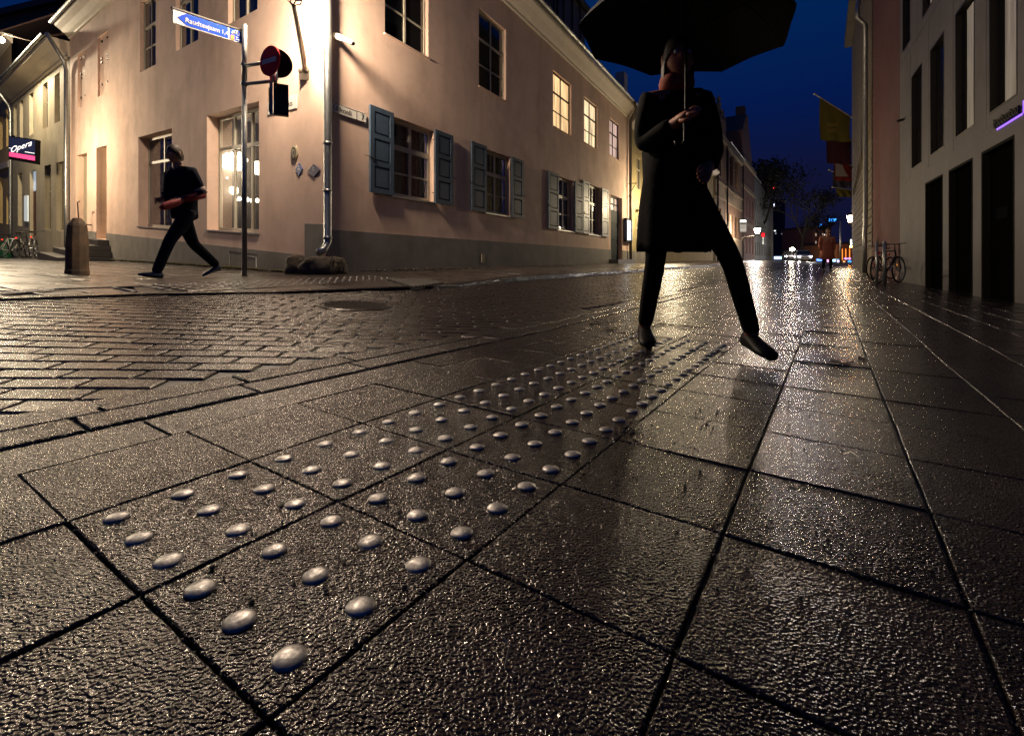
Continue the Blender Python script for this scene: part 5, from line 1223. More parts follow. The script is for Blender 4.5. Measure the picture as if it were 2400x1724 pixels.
# ------------------------------------------------------------------ bicycles
def bicycle(label, loc, rz, frame_m, group, reflect=None, lean=0.0, mud=False):
    root = thing("bicycle", label, "bicycle", loc, rz, group=group); root.rotation_euler = (lean, 0, rz)
    for y, nm in ((-.52, "front"), (.52, "rear")):
        b = MB(); n = 28
        b.loft([[(cos(2 * pi * k / 8) * .018, y + cos(2 * pi * a / n) * (.33 + sin(2 * pi * k / 8) * .018), .35 + sin(2 * pi * a / n) * (.33 + sin(2 * pi * k / 8) * .018)) for k in range(8)] for a in range(n + 1)], cap=False)
        w = obj("wheel", b, M_BLACK, root, local=True, smooth=True)
        b = MB()
        b.loft([[(cos(2 * pi * k / 6) * .010, y + cos(2 * pi * a / n) * (.308 + sin(2 * pi * k / 6) * .008), .35 + sin(2 * pi * a / n) * (.308 + sin(2 * pi * k / 6) * .008)) for k in range(6)] for a in range(n + 1)], cap=False)
        obj("rim", b, M_ZINC, w, local=True, smooth=True)
        b = MB(); b.tube([(-.04, y, .35), (.04, y, .35)], .025, 8)
        for k in range(18):
            a = 2 * pi * k / 18; s = .02 * (-1) ** k; b.tube([(s, y, .35), (0, y + cos(a) * .305, .35 + sin(a) * .305)], .0022, 3, cap=False)
        obj("spokes", b, M_ZINC, w, local=True)
        if mud:
            b = MB(); R_ = .375; b.loft([[(x, y + cos(a) * r, .35 + sin(a) * r) for x, r in ((-.03, R_ - .01), (0, R_), (.03, R_ - .01), (0, R_ - .006))] for a in [pi * .05 + pi * .95 * k / 14 for k in range(15)]]); obj("mudguard", b, M_ZINC, root, local=True, smooth=True)
    b = MB(); BB = (0, .08, .30); ST = (0, .24, .80); HT = (0, -.34, .84); HB_ = (0, -.37, .72); RA = (0, .52, .35); FA = (0, -.52, .35)
    for p, q, r in ((BB, ST, .016), (ST, HT, .016), (HB_, BB, .019), (HT, HB_, .020)): b.tube([p, q], r, 8)
    for s in (-.05, .05): b.tube([(s, *RA[1:]), (s * .3, *ST[1:])], .009, 6); b.tube([(s, *RA[1:]), (s * .5, *BB[1:])], .009, 6); b.tube([HB_, (s, -.42, .66), (s, *FA[1:])], .012, 6)
    obj("frame", b, frame_m, root, local=True, smooth=True)
    b = MB(); b.tube([(0, -.33, .84), (0, -.31, 1.0)], .013, 8); b.tube([(-.29, -.18, 1.03), (-.22, -.28, 1.02), (0, -.31, 1.0), (.22, -.28, 1.02), (.29, -.18, 1.03)], .012, 8); obj("handlebar", b, M_IRON, root, local=True, smooth=True)
    b = MB(); b.tube([ST, (0, .27, .93)], .012, 8); obj("seat_post", b, M_ZINC, root, local=True)
    b = MB(); b.loft([[(cos(2 * pi * k / 12) * w, y_, .955 + sin(2 * pi * k / 12) * .022) for k in range(12)] for y_, w in ((.10, .012), (.16, .025), (.26, .05), (.36, .075), (.40, .06))]); obj("saddle", b, M_BLACK, root, local=True, smooth=True)
    b = MB(); b.tube([(.05, .08, .30), (.06, .08, .30)], .09, 18); b.tube([(.06, .08, .30), (.08, .18, .17)], .009, 6); b.tube([(-.06, .08, .30), (-.08, -.02, .43)], .009, 6); b.box((.07, .15, .155), (.15, .22, .175)); b.box((-.15, -.05, .425), (-.07, .02, .445)); obj("crankset", b, M_ZINC, root, local=True)
    if reflect: b = MB(); b.sphere((.03, -.52, .47), .03, 8, 6, (.4, 1, 1)); obj("spoke_reflector", b, reflect, root, local=True)
    b = MB(); b.sphere((0, .46, .76), .03, 8, 6); obj("tail_light", b, emis("tail_red", (1, .03, .02), 1.2) if reflect is None else M_SIGNR, root, local=True)
    return root
def gl(u, v): p = G(u, v); return (p.x, p.y, p.z)
GRB = "bicycles parked by the concrete building"
pR = G(2082, 664); bk1 = bicycle("dark bicycle with amber reflector in its right-hand wheel, nearest the concrete building", (pR.x, pR.y, H(pR.x, pR.y)), radians(118), mat("black_frame_paint", (.02, .02, .03), .3), GRB, reflect=mat("amber_reflector", (.9, .35, .03), .3, emit=(1, .4, .03), estr=.5))
pR2 = G(2066, 655); bk2 = bicycle("dark red bicycle standing behind the rack posts by the dull red wall", (pR2.x, pR2.y, H(pR2.x, pR2.y)), radians(-62), mat("dark_red_frame_paint", (.12, .01, .02), .3), GRB, reflect=M_SIGNR)
for k, (u, lab) in enumerate(((2073, "thicker pale bicycle rack post between the two bicycles"), (2055, "thinner bicycle rack post left of the thick one"))):
    p = G(u, 668); g_ = H(p[0], p[1]); b = MB(); b.tube([(p[0], p[1], g_ - .05), (p[0], p[1], g_ + .98 - k * .02)], .04 - k * .012, 10); b.sphere((p[0], p[1], g_ + .98 - k * .02), .04 - k * .012, 10, 6)
    tag(recenter(obj("rack_post", b, M_ZINC, smooth=True)), lab, "post", "bicycle rack posts")
GLB = "bicycles parked before the grey house"
for k, (u, o, rz, lab, mm) in enumerate(((30, 1.0, 40, "leftmost bicycle with pale mudguards under the shop sign", M_WHITEP), (52, 1.1, 62, "middle bicycle of the cluster before the grey house door", M_IRON), (78, 1.0, 75, "rightmost bicycle of the cluster before the grey house, wheels towards the bollard", M_ZINC))):
    t = FL.w(u, 560, o)[0]; p = FL.p(t, o, 0); bicycle(lab, (p[0], p[1], H(p[0], p[1]) + .02), atan2(dL[1], dL[0]) + radians(rz), mm, GLB, mud=True)
t = FL.w(12, 550, .4)[0]; p = FL.p(t, .4, 0); g_ = H(p[0], p[1]); b = MB(); b.lathe([(.28, 0), (.30, .9), (.31, .92), (.22, 1.02), (.01, 1.04)], (p[0], p[1], g_), 12)
tag(recenter(obj("litter_bin", b, mat("green_bin_paint", (.01, .07, .03), .4))), "dark green litter bin at the far left by the bicycles", "bin")

# ------------------------------------------------------------------ studs, covers, bars
st0 = None; n_st = 0
def stud_mesh():
    b = MB(); r = .0185; b.lathe([(r, -.004), (r, .0006), (r * .97, .0016), (r * .84, .0034), (r * .62, .0050), (r * .34, .0060), (r * .01, .0064)], (0, 0, 0), 28)
    return b
def stud(x, y, dz=0.0, far=False):
    global st0, n_st
    if st0 is None: st0 = obj("tactile_stud", stud_mesh(), M_STEEL, smooth=True); o = st0
    else: o = st0.copy(); COL.objects.link(o)
    o.location = (x, y, H(x, y) + dz); s = random.uniform(.96, 1.04); o.scale = (s, s, .85)
    hx = (H(x + .1, y) - H(x - .1, y)) / .2; hy = (H(x, y + .1) - H(x, y - .1)) / .2
    o.rotation_euler = (atan2(hy, 1) + random.uniform(-.02, .02), -atan2(hx, 1) + random.uniform(-.02, .02), random.uniform(0, 6.28))
    tag(o, "domed steel stud among the rows set in the far crossing pavement" if far else "domed worn steel stud set in the near dark paving slabs", "tactile stud", "steel studs across the road" if far else "steel studs in the near paving slabs"); n_st += 1; return o
for i in range(27):
    for j in range(6):
        x, y = lat((i // 3) + (1 + 2 * (i % 3)) / 6 + random.uniform(-.006, .006), (j // 3) + (1 + 2 * (j % 3)) / 6 + random.uniform(-.006, .006)); stud(x, y, .0004)
pf = [G(330, 672), G(545, 664)]
d = (pf[1] - pf[0]); L_ = sqrt(d.x ** 2 + d.y ** 2); dx, dy = d.x / L_, d.y / L_
for k in range(26):
    for q in range(5):
        x = pf[0].x + dx * k * .11 + dy * q * .11 * 1.0; y = pf[0].y + dy * k * .11 - dx * q * .11
        if kerb_s(x, y) > .05: stud(x, y, .017, True)
pf = [G(10, 690), G(150, 680)]
for k in range(14):
    for q in range(3):
        x = pf[0].x + (pf[1].x - pf[0].x) * k / 13 + .02 * q; y = pf[0].y + (pf[1].y - pf[0].y) * k / 13 - q * .13; stud(x, y, .017, True)
# steel guide bars on the crossing
for k, (u0, v0, u1, v1) in enumerate(((97, 665, 216, 691), (188, 662, 277, 679), (0, 675, 98, 694), (291, 664, 381, 680), (21, 647, 64, 653), (88, 645, 139, 652), (146, 660, 170, 663), (240, 659, 278, 663), (285, 680, 318, 687))):
    a, c = G(u0, v0), G(u1, v1); d = (c - a); dn = Vector((d.x, d.y, 0)).normalized(); nn = Vector((-dn.y, dn.x, 0)) * .016; b = MB()
    lift = Vector((0, 0, .016)); low = Vector((0, 0, -.01))
    b.loft([[tuple(p - nn + low), tuple(p - nn * .7 + lift), tuple(p + nn * .7 + lift), tuple(p + nn + low)] for p in (a, c)])
    tag(recenter(obj("guide_bar", b, M_STEEL)), "wet steel guide bar %s" % ["longest in the second group before the bollard", "right of the longest one before the bollard", "nearest to the lower left edge of the crossing", "between the bollard and the walker's rear path", "farthest left, behind the others", "just left of the bollard foot", "very short, below the bollard", "short, right of the bollard", "short, near the kerb under the walker"][k], "guide bar", "steel guide bars on the crossing")
# manhole cover in the road
mc = G(834, 716); r = (919 - 749) / 2 / FPX * mc.y; tl = Vector(((H(mc.x + .2, mc.y) - H(mc.x - .2, mc.y)) / .4, (H(mc.x, mc.y + .2) - H(mc.x, mc.y - .2)) / .4, 0))
b = MB()
def onr(x, y, z): return (mc.x + x, mc.y + y, H(mc.x + x, mc.y + y) + z)
b.loft([[onr(cos(2 * pi * k / 40) * q, sin(2 * pi * k / 40) * q, z) for k in range(40)] for q, z in ((r, -.02), (r, .004), (r * .985, .006), (r * .92, .006), (r * .90, .001), (r * .88, .001), (r * .87, .005), (.01, .005))])
mh = thing("manhole_cover", "round dimpled cast-iron manhole cover in the paved road", "manhole cover", mc); obj("cover", b, mat("wet_cast_iron", (.05, .045, .04), .26, metal=.6, bump=.001, bscale=80, var=.3), mh)
b = MB(); n = 0
for i in range(-9, 10):
    for j in range(-9, 10):
        x, y = i * .032 * r / .31, j * .032 * r / .31
        if x * x + y * y < (r * .83) ** 2: s = .008; b.loft([[onr(x - s, y - s, .004), onr(x + s, y - s, .004), onr(x + s, y + s, .004), onr(x - s, y + s, .004)], [onr(x - s * .6, y - s * .6, .010), onr(x + s * .6, y - s * .6, .010), onr(x + s * .6, y + s * .6, .010), onr(x - s * .6, y + s * .6, .010)]])
obj("tread_pattern", b, MATS["wet_cast_iron"], mh)
# drain at the kerb
p = [G(908, 661), G(1000, 659), G(1040, 670), G(970, 681)]; up = Vector((0, 0, .020))
dg = thing("street_drain", "dark rectangular drain grate at the kerb opposite the boulders", "drain", p[0]); b = MB(); b.loft([[tuple(q + up * .2) for q in p], [tuple(q + up * 1.9) for q in p]]); obj("frame", b, M_BLACK, dg)
b = MB()
for k in range(9):
    f0 = (k + .5) / 9; a = p[0].lerp(p[1], f0); c = p[3].lerp(p[2], f0); b.tube([a + up * 2.0, c + up * 2.0], .012, 4)
obj("grate", b, M_IRON, dg)
# scraps: leaves, twigs, pebbles on the slabs
def leafy(u, v, L, ang, label, cat="leaf", m=M_LEAF, nm="fallen_leaf"):
    p = G(u, v); b = MB(); n = 8
    b.add([(p.x, p.y, H(p.x, p.y) + .006)] + [(p.x + cos(a) * L * (.5 if k % 2 else .28) , p.y + sin(a) * L * (.5 if k % 2 else .22), H(p.x, p.y) + .002 + .006 * (k % 3)) for k, a in enumerate([2 * pi * q / n + ang for q in range(n)])], [(0, k + 1, (k + 1) % n + 1) for k in range(n)])
    b.tube([(p.x, p.y, p.z + .004), (p.x + cos(ang) * L * .9, p.y + sin(ang) * L * .9, p.z + .004)], .0018, 4)
    return tag(recenter(obj(nm, b, m)), label, cat)
leafy(1427, 772, .07, .4, "ragged wet leaf on the shiny patch left of the studs"); leafy(1395, 757, .13, .1, "long dark leaf scrap at the far edge of the shiny patch")
leafy(1965, 853, .10, .2, "dark wet leaf on the slab joint in front of the person's right foot"); leafy(2020, 841, .05, 1.0, "small dark leaf right of the larger one on the slabs")
def twig(u, v, L, ang, h, label, m):
    p = G(u, v); b = MB(); b.tube([p + Vector((0, 0, .002)), p + Vector((cos(ang) * L * .5, sin(ang) * L * .5, h)), p + Vector((cos(ang) * L, sin(ang) * L, h * .4))], [.0012, .001, .0008], 5); b.tube([p + Vector((cos(ang) * L * .5, sin(ang) * L * .5, h)), p + Vector((cos(ang + 1) * L * .8, sin(ang + 1) * L * .8, h * 1.3))], .0007, 4)
    return tag(recenter(obj("dry_stalk", b, m)), label, "stalk")
M_STRAW = mat("straw", (.45, .36, .22), .5)
twig(2012, 1072, .03, 2.8, .012, "pale dry stalk standing on the slabs at the right", M_STRAW); twig(1184, 1565, .014, .8, .02, "tiny pale stalk on the foreground slab below the studs", M_STRAW)
b = MB(); rnd = random.Random(4)
cl = [(1700, 960, 190, 90, 90), (1640, 880, 200, 60, 50), (1500, 1180, 420, 200, 60), (900, 1250, 500, 280, 90), (1300, 1500, 700, 200, 70), (1900, 1350, 400, 250, 50), (1480, 1010, 40, 22, 70)]
for (cu, cv, su, sv, n) in cl:
    for k in range(n):
        u, v = rnd.gauss(cu, su * .5), rnd.gauss(cv, sv * .5)
        if v < 800 or v > 1720: continue
        p = G(u, v); s = rnd.uniform(.0008, .0024) * (1.6 if rnd.random() < .1 else 1)
        b.sphere((p.x, p.y, p.z + s * .5), s, 5, 4, (rnd.uniform(.7, 1.6), rnd.uniform(.7, 1.3), rnd.uniform(.5, 1.2)))
gr = obj("loose_grit", b, mat("dark_grit", (.03, .018, .012), .6)); gr["kind"] = "stuff"; gr["label"] = "dark grit and crumbs scattered over the wet slabs"
b = MB()                                                   # silt and pebbles lying in the joints
for k in range(1500):
    if rnd.random() < .5: i, j = rnd.uniform(-3, 12), rnd.randint(-3, 3) + rnd.gauss(0, .009)
    else: i, j = rnd.randint(-2, 12) + rnd.gauss(0, .009), rnd.uniform(-3, 3)
    x, y = lat(i, j)
    if y < .3 or y > 3.4: continue
    s = rnd.uniform(.0008, .0024); b.sphere((x, y, H(x, y) - .006 + s), s, 5, 4, (1.3, 1, .8))
gr = obj("joint_grit", b, mat("joint_silt", (.05, .035, .025), .5)); gr["kind"] = "stuff"; gr["label"] = "wet silt and crumbs in the joints between the slabs"

# ------------------------------------------------------------------ people
def skin(verts, edges, radii, root, sub=2):
    me = bpy.data.meshes.new("s"); me.from_pydata(verts, edges, []); o = bpy.data.objects.new("s", me); COL.objects.link(o)
    o.modifiers.new("k", 'SKIN'); sk = me.skin_vertices[0].data
    for k, r in enumerate(radii): sk[k].radius = (r, r) if not isinstance(r, tuple) else r
    for k in range(len(sk)): sk[k].use_root = (k == root)
    m = o.modifiers.new("u", 'SUBSURF'); m.levels = sub; m.render_levels = sub
    dg = bpy.context.evaluated_depsgraph_get(); em = bpy.data.meshes.new_from_object(o.evaluated_get(dg))
    v = [tuple(q.co) for q in em.vertices]; f = [tuple(p.vertices) for p in em.polygons]
    bpy.data.objects.remove(o); bpy.data.meshes.remove(me); bpy.data.meshes.remove(em); return v, f
def V3(*a): return Vector(a)
def body_mesh(P, curl=.5):
    """one continuous skinned figure: trunk, limbs, neck, palms and ten fingers"""
    vs, es, rs = [], [], []
    def add(p, r, par=None):
        vs.append(tuple(p)); rs.append(r)
        if par is not None: es.append((par, len(vs) - 1))
        return len(vs) - 1
    pe = add(P['hip'], .105); wa = add(P['hip'].lerp(P['chest'], .5), .12, pe); ch = add(P['chest'], .14, wa); nb = add(P['neck'], .06, ch); hd = add(P['neck'].lerp(P['head'], .55), .055, nb)
    for s in ('L', 'R'):
        a = add(P['hj' + s], .062, pe); b = add(P['hj' + s].lerp(P['kn' + s], .5), .058, a); c = add(P['kn' + s], .044, b); d = add(P['kn' + s].lerp(P['an' + s], .4), .042, c); e = add(P['an' + s], .038, d)
        add(P['an' + s] - V3(0, 0, .03), .034, e)
        a = add(P['sh' + s], .062, ch); b = add(P['el' + s], .042, a); c = add(P['wr' + s], .028, b)
        fd = (P['wr' + s] - P['el' + s]).normalized(); pd = P['pd' + s] if ('pd' + s) in P else V3(0, 0, -1)
        side = fd.cross(pd).normalized(); pm = add(P['wr' + s] + fd * .055, (.036, .018), c); base = P['wr' + s] + fd * .085
        for k, (ln, off) in enumerate(((.068, -1.5), (.078, -.5), (.074, .5), (.058, 1.5))):
            q0 = base + side * off * .019; d1 = (fd * cos(curl) + pd * sin(curl)); d2 = (fd * cos(curl * 2.6) + pd * sin(curl * 2.6)); d3 = (fd * cos(curl * 3.6) + pd * sin(curl * 3.6))
            x = add(q0, .0095, pm); y = add(q0 + d1 * ln * .45, .009, x); z = add(q0 + d1 * ln * .45 + d2 * ln * .33, .0085, y); add(q0 + d1 * ln * .45 + d2 * ln * .33 + d3 * ln * .24, .0075, z)
        th = P['wr' + s] + fd * .03 - side * .03; x = add(th, .012, pm); y = add(th + (fd * .7 - side * .5 + pd * .4).normalized() * .035, .0105, x); add(th + (fd * .8 - side * .1 + pd * .7).normalized() * .062, .009, y)
    return skin(vs, es, rs, 0, 2)
def head_geo(c, yaw=0.0, pitch=0.0):
    b = MB(); n, m = 28, 20; rings = []
    R_ = Matrix.Rotation(yaw, 3, 'Z') @ Matrix.Rotation(pitch, 3, 'X')
    for i in range(m + 1):
        t = pi * i / m; rr = []
        for k in range(n):
            a = 2 * pi * k / n; d = Vector((sin(t) * cos(a), sin(t) * sin(a), -cos(t)))
            x, y, z = d.x * .076, d.y * .096, d.z * .118
            if z < 0: f_ = 1 - .30 * (-z / .118) ** 1.5; x *= f_; y = y * (1 - .12 * (-z / .118)) + .010 * (-z / .118)
            if d.y > .3:
                nx_ = math.exp(-(x / .013) ** 2); y += nx_ * .022 * math.exp(-((z + .020) / .022) ** 2) + nx_ * .010 * math.exp(-((z - .01) / .03) ** 2)
                for ex in (-.031, .031): y -= .011 * math.exp(-((x - ex) / .016) ** 2 - ((z - .006) / .013) ** 2)
                y += .006 * math.exp(-((z + .055) / .008) ** 2) * math.exp(-(x / .024) ** 2) - .004 * math.exp(-((z + .062) / .004) ** 2) * math.exp(-(x / .022) ** 2)
                y += .008 * math.exp(-((z + .095) / .014) ** 2) * math.exp(-(x / .022) ** 2); y += .005 * math.exp(-((z - .028) / .009) ** 2) * math.exp(-(x / .05) ** 2)
            rr.append(tuple(R_ @ Vector((x, y, z)) + c))
        rings.append(rr)
    b.loft(rings)
    for s in (-1, 1):
        q = R_ @ Vector((s * .078, -.005, .0)) + c; b.sphere(q, .03, 8, 6, (.28, .6, 1.0))
    return b, R_
def person(name_label, loc, rz, P, skinm, hairm, clothes, hairlong=.0, headyaw=0.0, headpitch=0.0, scale=1.0, curl=.5):
    root = thing("person", name_label, "person", loc, rz); root.scale = (scale,) * 3
    v, f = body_mesh(P, curl); hb, R_ = head_geo(P['head'], headyaw, headpitch); hb.add(v, f)
    bd = obj("body", hb, skinm, root, local=True, smooth=True)
    for s in (-.031, .031):
        e = MB(); e.sphere(R_ @ Vector((s, .079, .006)) + P['head'], .0125, 10, 8); obj("eye", e, mat("eye_white", (.6, .58, .55), .2), bd, local=True, smooth=True)
    h = MB(); n, m = 24, 12; rings = []
    for i in range(m + 1):
        t = pi * (.0 + .62 * i / m); rr = []
        for k in range(n):
            a = 2 * pi * k / n; dd = Vector((sin(t) * cos(a), sin(t) * sin(a), cos(t))); fr_ = max(0, sin(a))
            lim = .62 * pi * (1 - .42 * fr_ ** 1.5); tt = min(t, lim); dd = Vector((sin(tt) * cos(a), sin(tt) * sin(a), cos(tt)))
            q = Vector((dd.x * .084, dd.y * .104 - .004, dd.z * .128))
            if sin(a) < .2: q.z -= hairlong * (i / m) ** 2
            q *= 1 + .02 * noise.noise(dd * 6)
            rr.append(tuple(R_ @ q + P['head']))
        rings.append(rr)
    h.loft(rings, cap=False); obj("hair", h, hairm, bd, local=True, smooth=True)
    for nm, verts, m_, lb in clothes:
        c = MB().add(*verts) if isinstance(verts, tuple) else verts
        obj(nm, c, m_, root, local=True, smooth=True, label=lb)
    return root
def legs_mesh(P, r=(.115, .098, .075, .068, .060), waist=.15, upto=1.07):
    vs, es, rs = [tuple(P['hip'] + V3(0, 0, .08)), tuple(P['hip'])], [(0, 1)], [waist, waist]
    for s in ('L', 'R'):
        ch = [(P['hj' + s], r[0]), (P['hj' + s].lerp(P['kn' + s], .5), r[1]), (P['kn' + s], r[2]), (P['kn' + s].lerp(P['an' + s], .45), r[3]), (P['kn' + s].lerp(P['an' + s], upto), r[4])]
        pr = 1
        for p, q in ch: vs.append(tuple(p)); rs.append(q); es.append((pr, len(vs) - 1)); pr = len(vs) - 1
    return skin(vs, es, rs, 1, 2)
def torso_mesh(P, r=(.155, .15, .175, .085), arms=(.082, .066, .050), hem=.06):
    vs = [tuple(P['hip'] - V3(0, 0, hem)), tuple(P['hip'] + V3(0, 0, .08)), tuple(P['hip'].lerp(P['chest'], .55)), tuple(P['chest']), tuple(P['chest'].lerp(P['neck'], .8))]; es = [(0, 1), (1, 2), (2, 3), (3, 4)]; rs = [r[0], r[0], r[1], r[2], r[3]]
    for s in ('L', 'R'):
        pr = 3
        for p, q in ((P['sh' + s], arms[0]), (P['el' + s], arms[1]), (P['el' + s].lerp(P['wr' + s], .92), arms[2])): vs.append(tuple(p)); rs.append(q); es.append((pr, len(vs) - 1)); pr = len(vs) - 1
    return skin(vs, es, rs, 1, 2)
def shoe(an, to, r=.05):
    d = (to - an); d.z = 0; L = d.length; d.normalize(); sd = V3(-d.y, d.x, 0); hl = an - d * .06; rings = []
    lift = to.z - an.z
    for t, w, h in ((-.02, .028, .05), (0, .036, .085), (.10, .040, .095), (.35, .042, .075), (.65, .048, .055), (.88, .044, .042), (1.0, .022, .024)):
        q = hl + d * (L + .13) * t; zb_ = -.088 + (lift + .055) * max(0, t) ** 1.3
        rings.append([tuple(q + sd * cos(2 * pi * k / 14) * w + V3(0, 0, zb_ + h / 2 + sin(2 * pi * k / 14) * h / 2)) for k in range(14)])
    return MB().loft(rings)
def tube_cloth(p, q, r0, r1): 
    b = MB(); b.tube([p, p.lerp(q, .5), q], [r0, (r0 + r1) / 2 * 1.03, r1], 14); return b
M_SKIN = mat("skin", (.42, .22, .14), .55); M_HAIRB = mat("brown_hair", (.05, .028, .014), .6, bump=.002, bscale=200); M_HAIRD = mat("dark_hair", (.015, .010, .008), .6)
M_NAVYC = mat("navy_jacket_cloth", (.010, .011, .022), .9, spec=.12, bump=.002, bscale=60); M_DARKC = mat("dark_trouser_cloth", (.012, .014, .024), .9, spec=.12, bump=.002, bscale=80); M_BLKC = mat("black_coat_cloth", (.006, .005, .005), .9, spec=.12, bump=.002, bscale=60)
M_SHOE = mat("blue_shoe", (.012, .030, .085), .5); M_REDC = mat("red_cloth_sleeve", (.26, .008, .012), .7, bump=.001, bscale=80); M_PALEC = mat("pale_cloth", (.42, .33, .28), .8)
# walker on the left, striding towards the left edge
Pw = dict(hip=V3(0, .02, .90), chest=V3(0, .07, 1.23), neck=V3(0, .11, 1.43), head=V3(0, .16, 1.585),
          hjL=V3(-.09, .02, .86), knL=V3(-.10, .30, .49), anL=V3(-.10, .47, .10), toL=V3(-.10, .61, .09),
          hjR=V3(.09, .0, .86), knR=V3(.10, -.19, .46), anR=V3(.10, -.54, .18), toR=V3(.10, -.41, .05),
          shL=V3(-.19, .07, 1.36), elL=V3(-.24, -.02, 1.09), wrL=V3(-.20, .21, 1.00), pdL=V3(.9, 0, -.3).normalized(),
          shR=V3(.19, .07, 1.36), elR=V3(.25, -.06, 1.09), wrR=V3(.20, .18, 1.02), pdR=V3(-.9, 0, -.3).normalized())
w1, w2 = G(348, 657), G(512, 652); wc = (w1 + w2) / 2
hd_ang = atan2(-1.0, .10)                                 # local +y turned to face the left edge
head_dir = atan2((w1 - w2).y, (w1 - w2).x) - pi / 2
red_s = tube_cloth(Pw['elL'].lerp(Pw['wrL'], -.05), Pw['elL'].lerp(Pw['wrL'], 1.02), .060, .046)
pale_s = tube_cloth(Pw['elL'].lerp(Pw['shL'], .30), Pw['elL'].lerp(Pw['wrL'], -.04), .068, .062)
pw = person("person in a dark navy jacket and blue shoes striding left past the pink house", (wc.x, wc.y, H(wc.x, wc.y) + .01), head_dir, Pw, M_SKIN, M_HAIRB,
       [("trousers", legs_mesh(Pw), M_DARKC, None), ("jacket", torso_mesh(Pw, (.165, .155, .175, .085), hem=.15), M_NAVYC, None), ("sleeve", red_s, M_REDC, "bright red forearm sleeve"), ("sleeve", pale_s, M_PALEC, "pale band at the elbow"),
        ("shoe", shoe(Pw['anL'], Pw['toL']), M_SHOE, None), ("shoe", shoe(Pw['anR'], Pw['toR']), M_SHOE, None)], hairlong=.03, headpitch=-.12, scale=.92)
rb = thing("red_bag", "bright red flat bag carried in the walker's forward hand", "bag", (wc.x, wc.y, wc.z))
def WP(p):
    p = V3(p.x * .92, p.y * .92, p.z)
    c_, s_ = cos(head_dir), sin(head_dir); return Vector((wc.x + p.x * c_ - p.y * s_, wc.y + p.x * s_ + p.y * c_, wc.z + .01 + p.z * .92))
b = MB(); q0 = Pw['wrL'] + V3(.0, .02, -.03); q1 = Pw['wrL'] + V3(.02, .27, -.13)
b.loft([[tuple(WP(q0.lerp(q1, t) + V3(cos(2 * pi * k / 14) * .03, 0, sin(2 * pi * k / 14) * h))) for k in range(14)] for t, h in ((0, .02), (.15, .045), (.6, .055), (.92, .045), (1, .02))]); obj("pouch", b, M_REDC, rb, smooth=True)
# person with the black umbrella
fL, fR = G(1512, 803), G(1762, 832); pc = (fL + fR) / 2; 
ang = atan2(-pc.x, pc.y) + radians(180) + radians(18)      # faces the camera, turned a little
su = person.__name__
def inv_local(p, c, a): d_ = p - c; return Vector((d_.x * cos(-a) - d_.y * sin(-a), d_.x * sin(-a) + d_.y * cos(-a), 0))
bodyc = at(1580, 700, pc.y + .05); pc = Vector((bodyc.x, bodyc.y, H(bodyc.x, bodyc.y)))
lL, lR = inv_local(fL, pc, ang), inv_local(fR, pc, ang)
if lL.x > lR.x: lL, lR = lR, lL
Pu = dict(hip=V3(0, 0, .88), chest=V3(0, .03, 1.20), neck=V3(0, .04, 1.37), head=V3(0, .07, 1.52),
          hjL=V3(-.09, 0, .84), knL=V3((lL.x - .09) * .55, (lL.y) * .45 + .10, .47), anL=V3(lL.x, lL.y, .11), toL=V3(lL.x, lL.y + .14, .04),
          hjR=V3(.09, 0, .84), knR=V3((lR.x + .09) * .50, (lR.y) * .45 + .10, .47), anR=V3(lR.x, lR.y, .11), toR=V3(lR.x + .02, lR.y + .14, .04),
          shL=V3(-.155, .03, 1.31), elL=V3(-.20, .02, 1.04), wrL=V3(-.12, .17, .93), pdL=V3(.8, 0, -.5).normalized(),
          shR=V3(.155, .03, 1.31), elR=V3(.18, .08, 1.06), wrR=V3(.06, .27, 1.14), pdR=V3(-.8, .4, -.2).normalized())
coat = MB(); rings = []
for z, rx, ry, cy in ((.52, .195, .17, -.01), (.56, .195, .17, -.01), (.75, .185, .16, 0), (.90, .165, .145, .0), (1.05, .175, .145, .02), (1.20, .200, .150, .03), (1.30, .205, .14, .03), (1.36, .13, .105, .035), (1.40, .075, .075, .04)):
    rings.append([(cos(2 * pi * k / 48) * rx * (1 + .07 * sin(k * 1.31 + z * 2) * max(0, 1 - z)), cy + sin(2 * pi * k / 48) * ry * (1 + .09 * cos(k * 1.07) * max(0, 1 - z)), z + .012 * sin(k * .9) * (z < .6)) for k in range(48)])
coat.loft(rings[:5]); coat.add(*torso_mesh(Pu, (.135, .125, .145, .070), (.072, .060, .048), .02))
scarf = MB(); scarf.lathe([(.075, -.05), (.088, -.03), (.092, .0), (.085, .03), (.07, .045)], (0, .045, 1.405), 20)
pu = person("person in a long black coat and red scarf walking under a black umbrella", (pc.x, pc.y, pc.z), ang, Pu, mat("ruddy_skin", (.42, .13, .06), .55), M_HAIRD,
       [("coat", coat, M_BLKC, None), ("scarf", scarf, mat("dull_red_scarf", (.30, .04, .015), .8), None),
        ("trousers", legs_mesh(Pu, (.088, .074, .056, .052, .042), .13), M_BLKC, None), ("shoe", shoe(Pu['anL'], Pu['toL']), M_BLACK, None), ("shoe", shoe(Pu['anR'], Pu['toR']), M_BLACK, None)], hairlong=.10, headpitch=.05, curl=1.1)
hand = Vector((pc.x + cos(ang) * .04 - sin(ang) * .33, pc.y + sin(ang) * .04 + cos(ang) * .33, pc.z + 1.13))
apex = at(1608, -42, pc.y + .02); um = thing("umbrella", "large open black umbrella held over the person in the black coat", "umbrella", apex)
ax_ = (apex - hand).normalized(); ax_ = (ax_ * .0 + Vector((.10, .0, 1))).normalized()
uu = Vector((1, 0, -.10)).normalized(); vv = ax_.cross(uu).normalized(); RU_ = 240 / FPX * pc.y * 1.02
b = MB(); nr, ns = 10, 48; vs = []
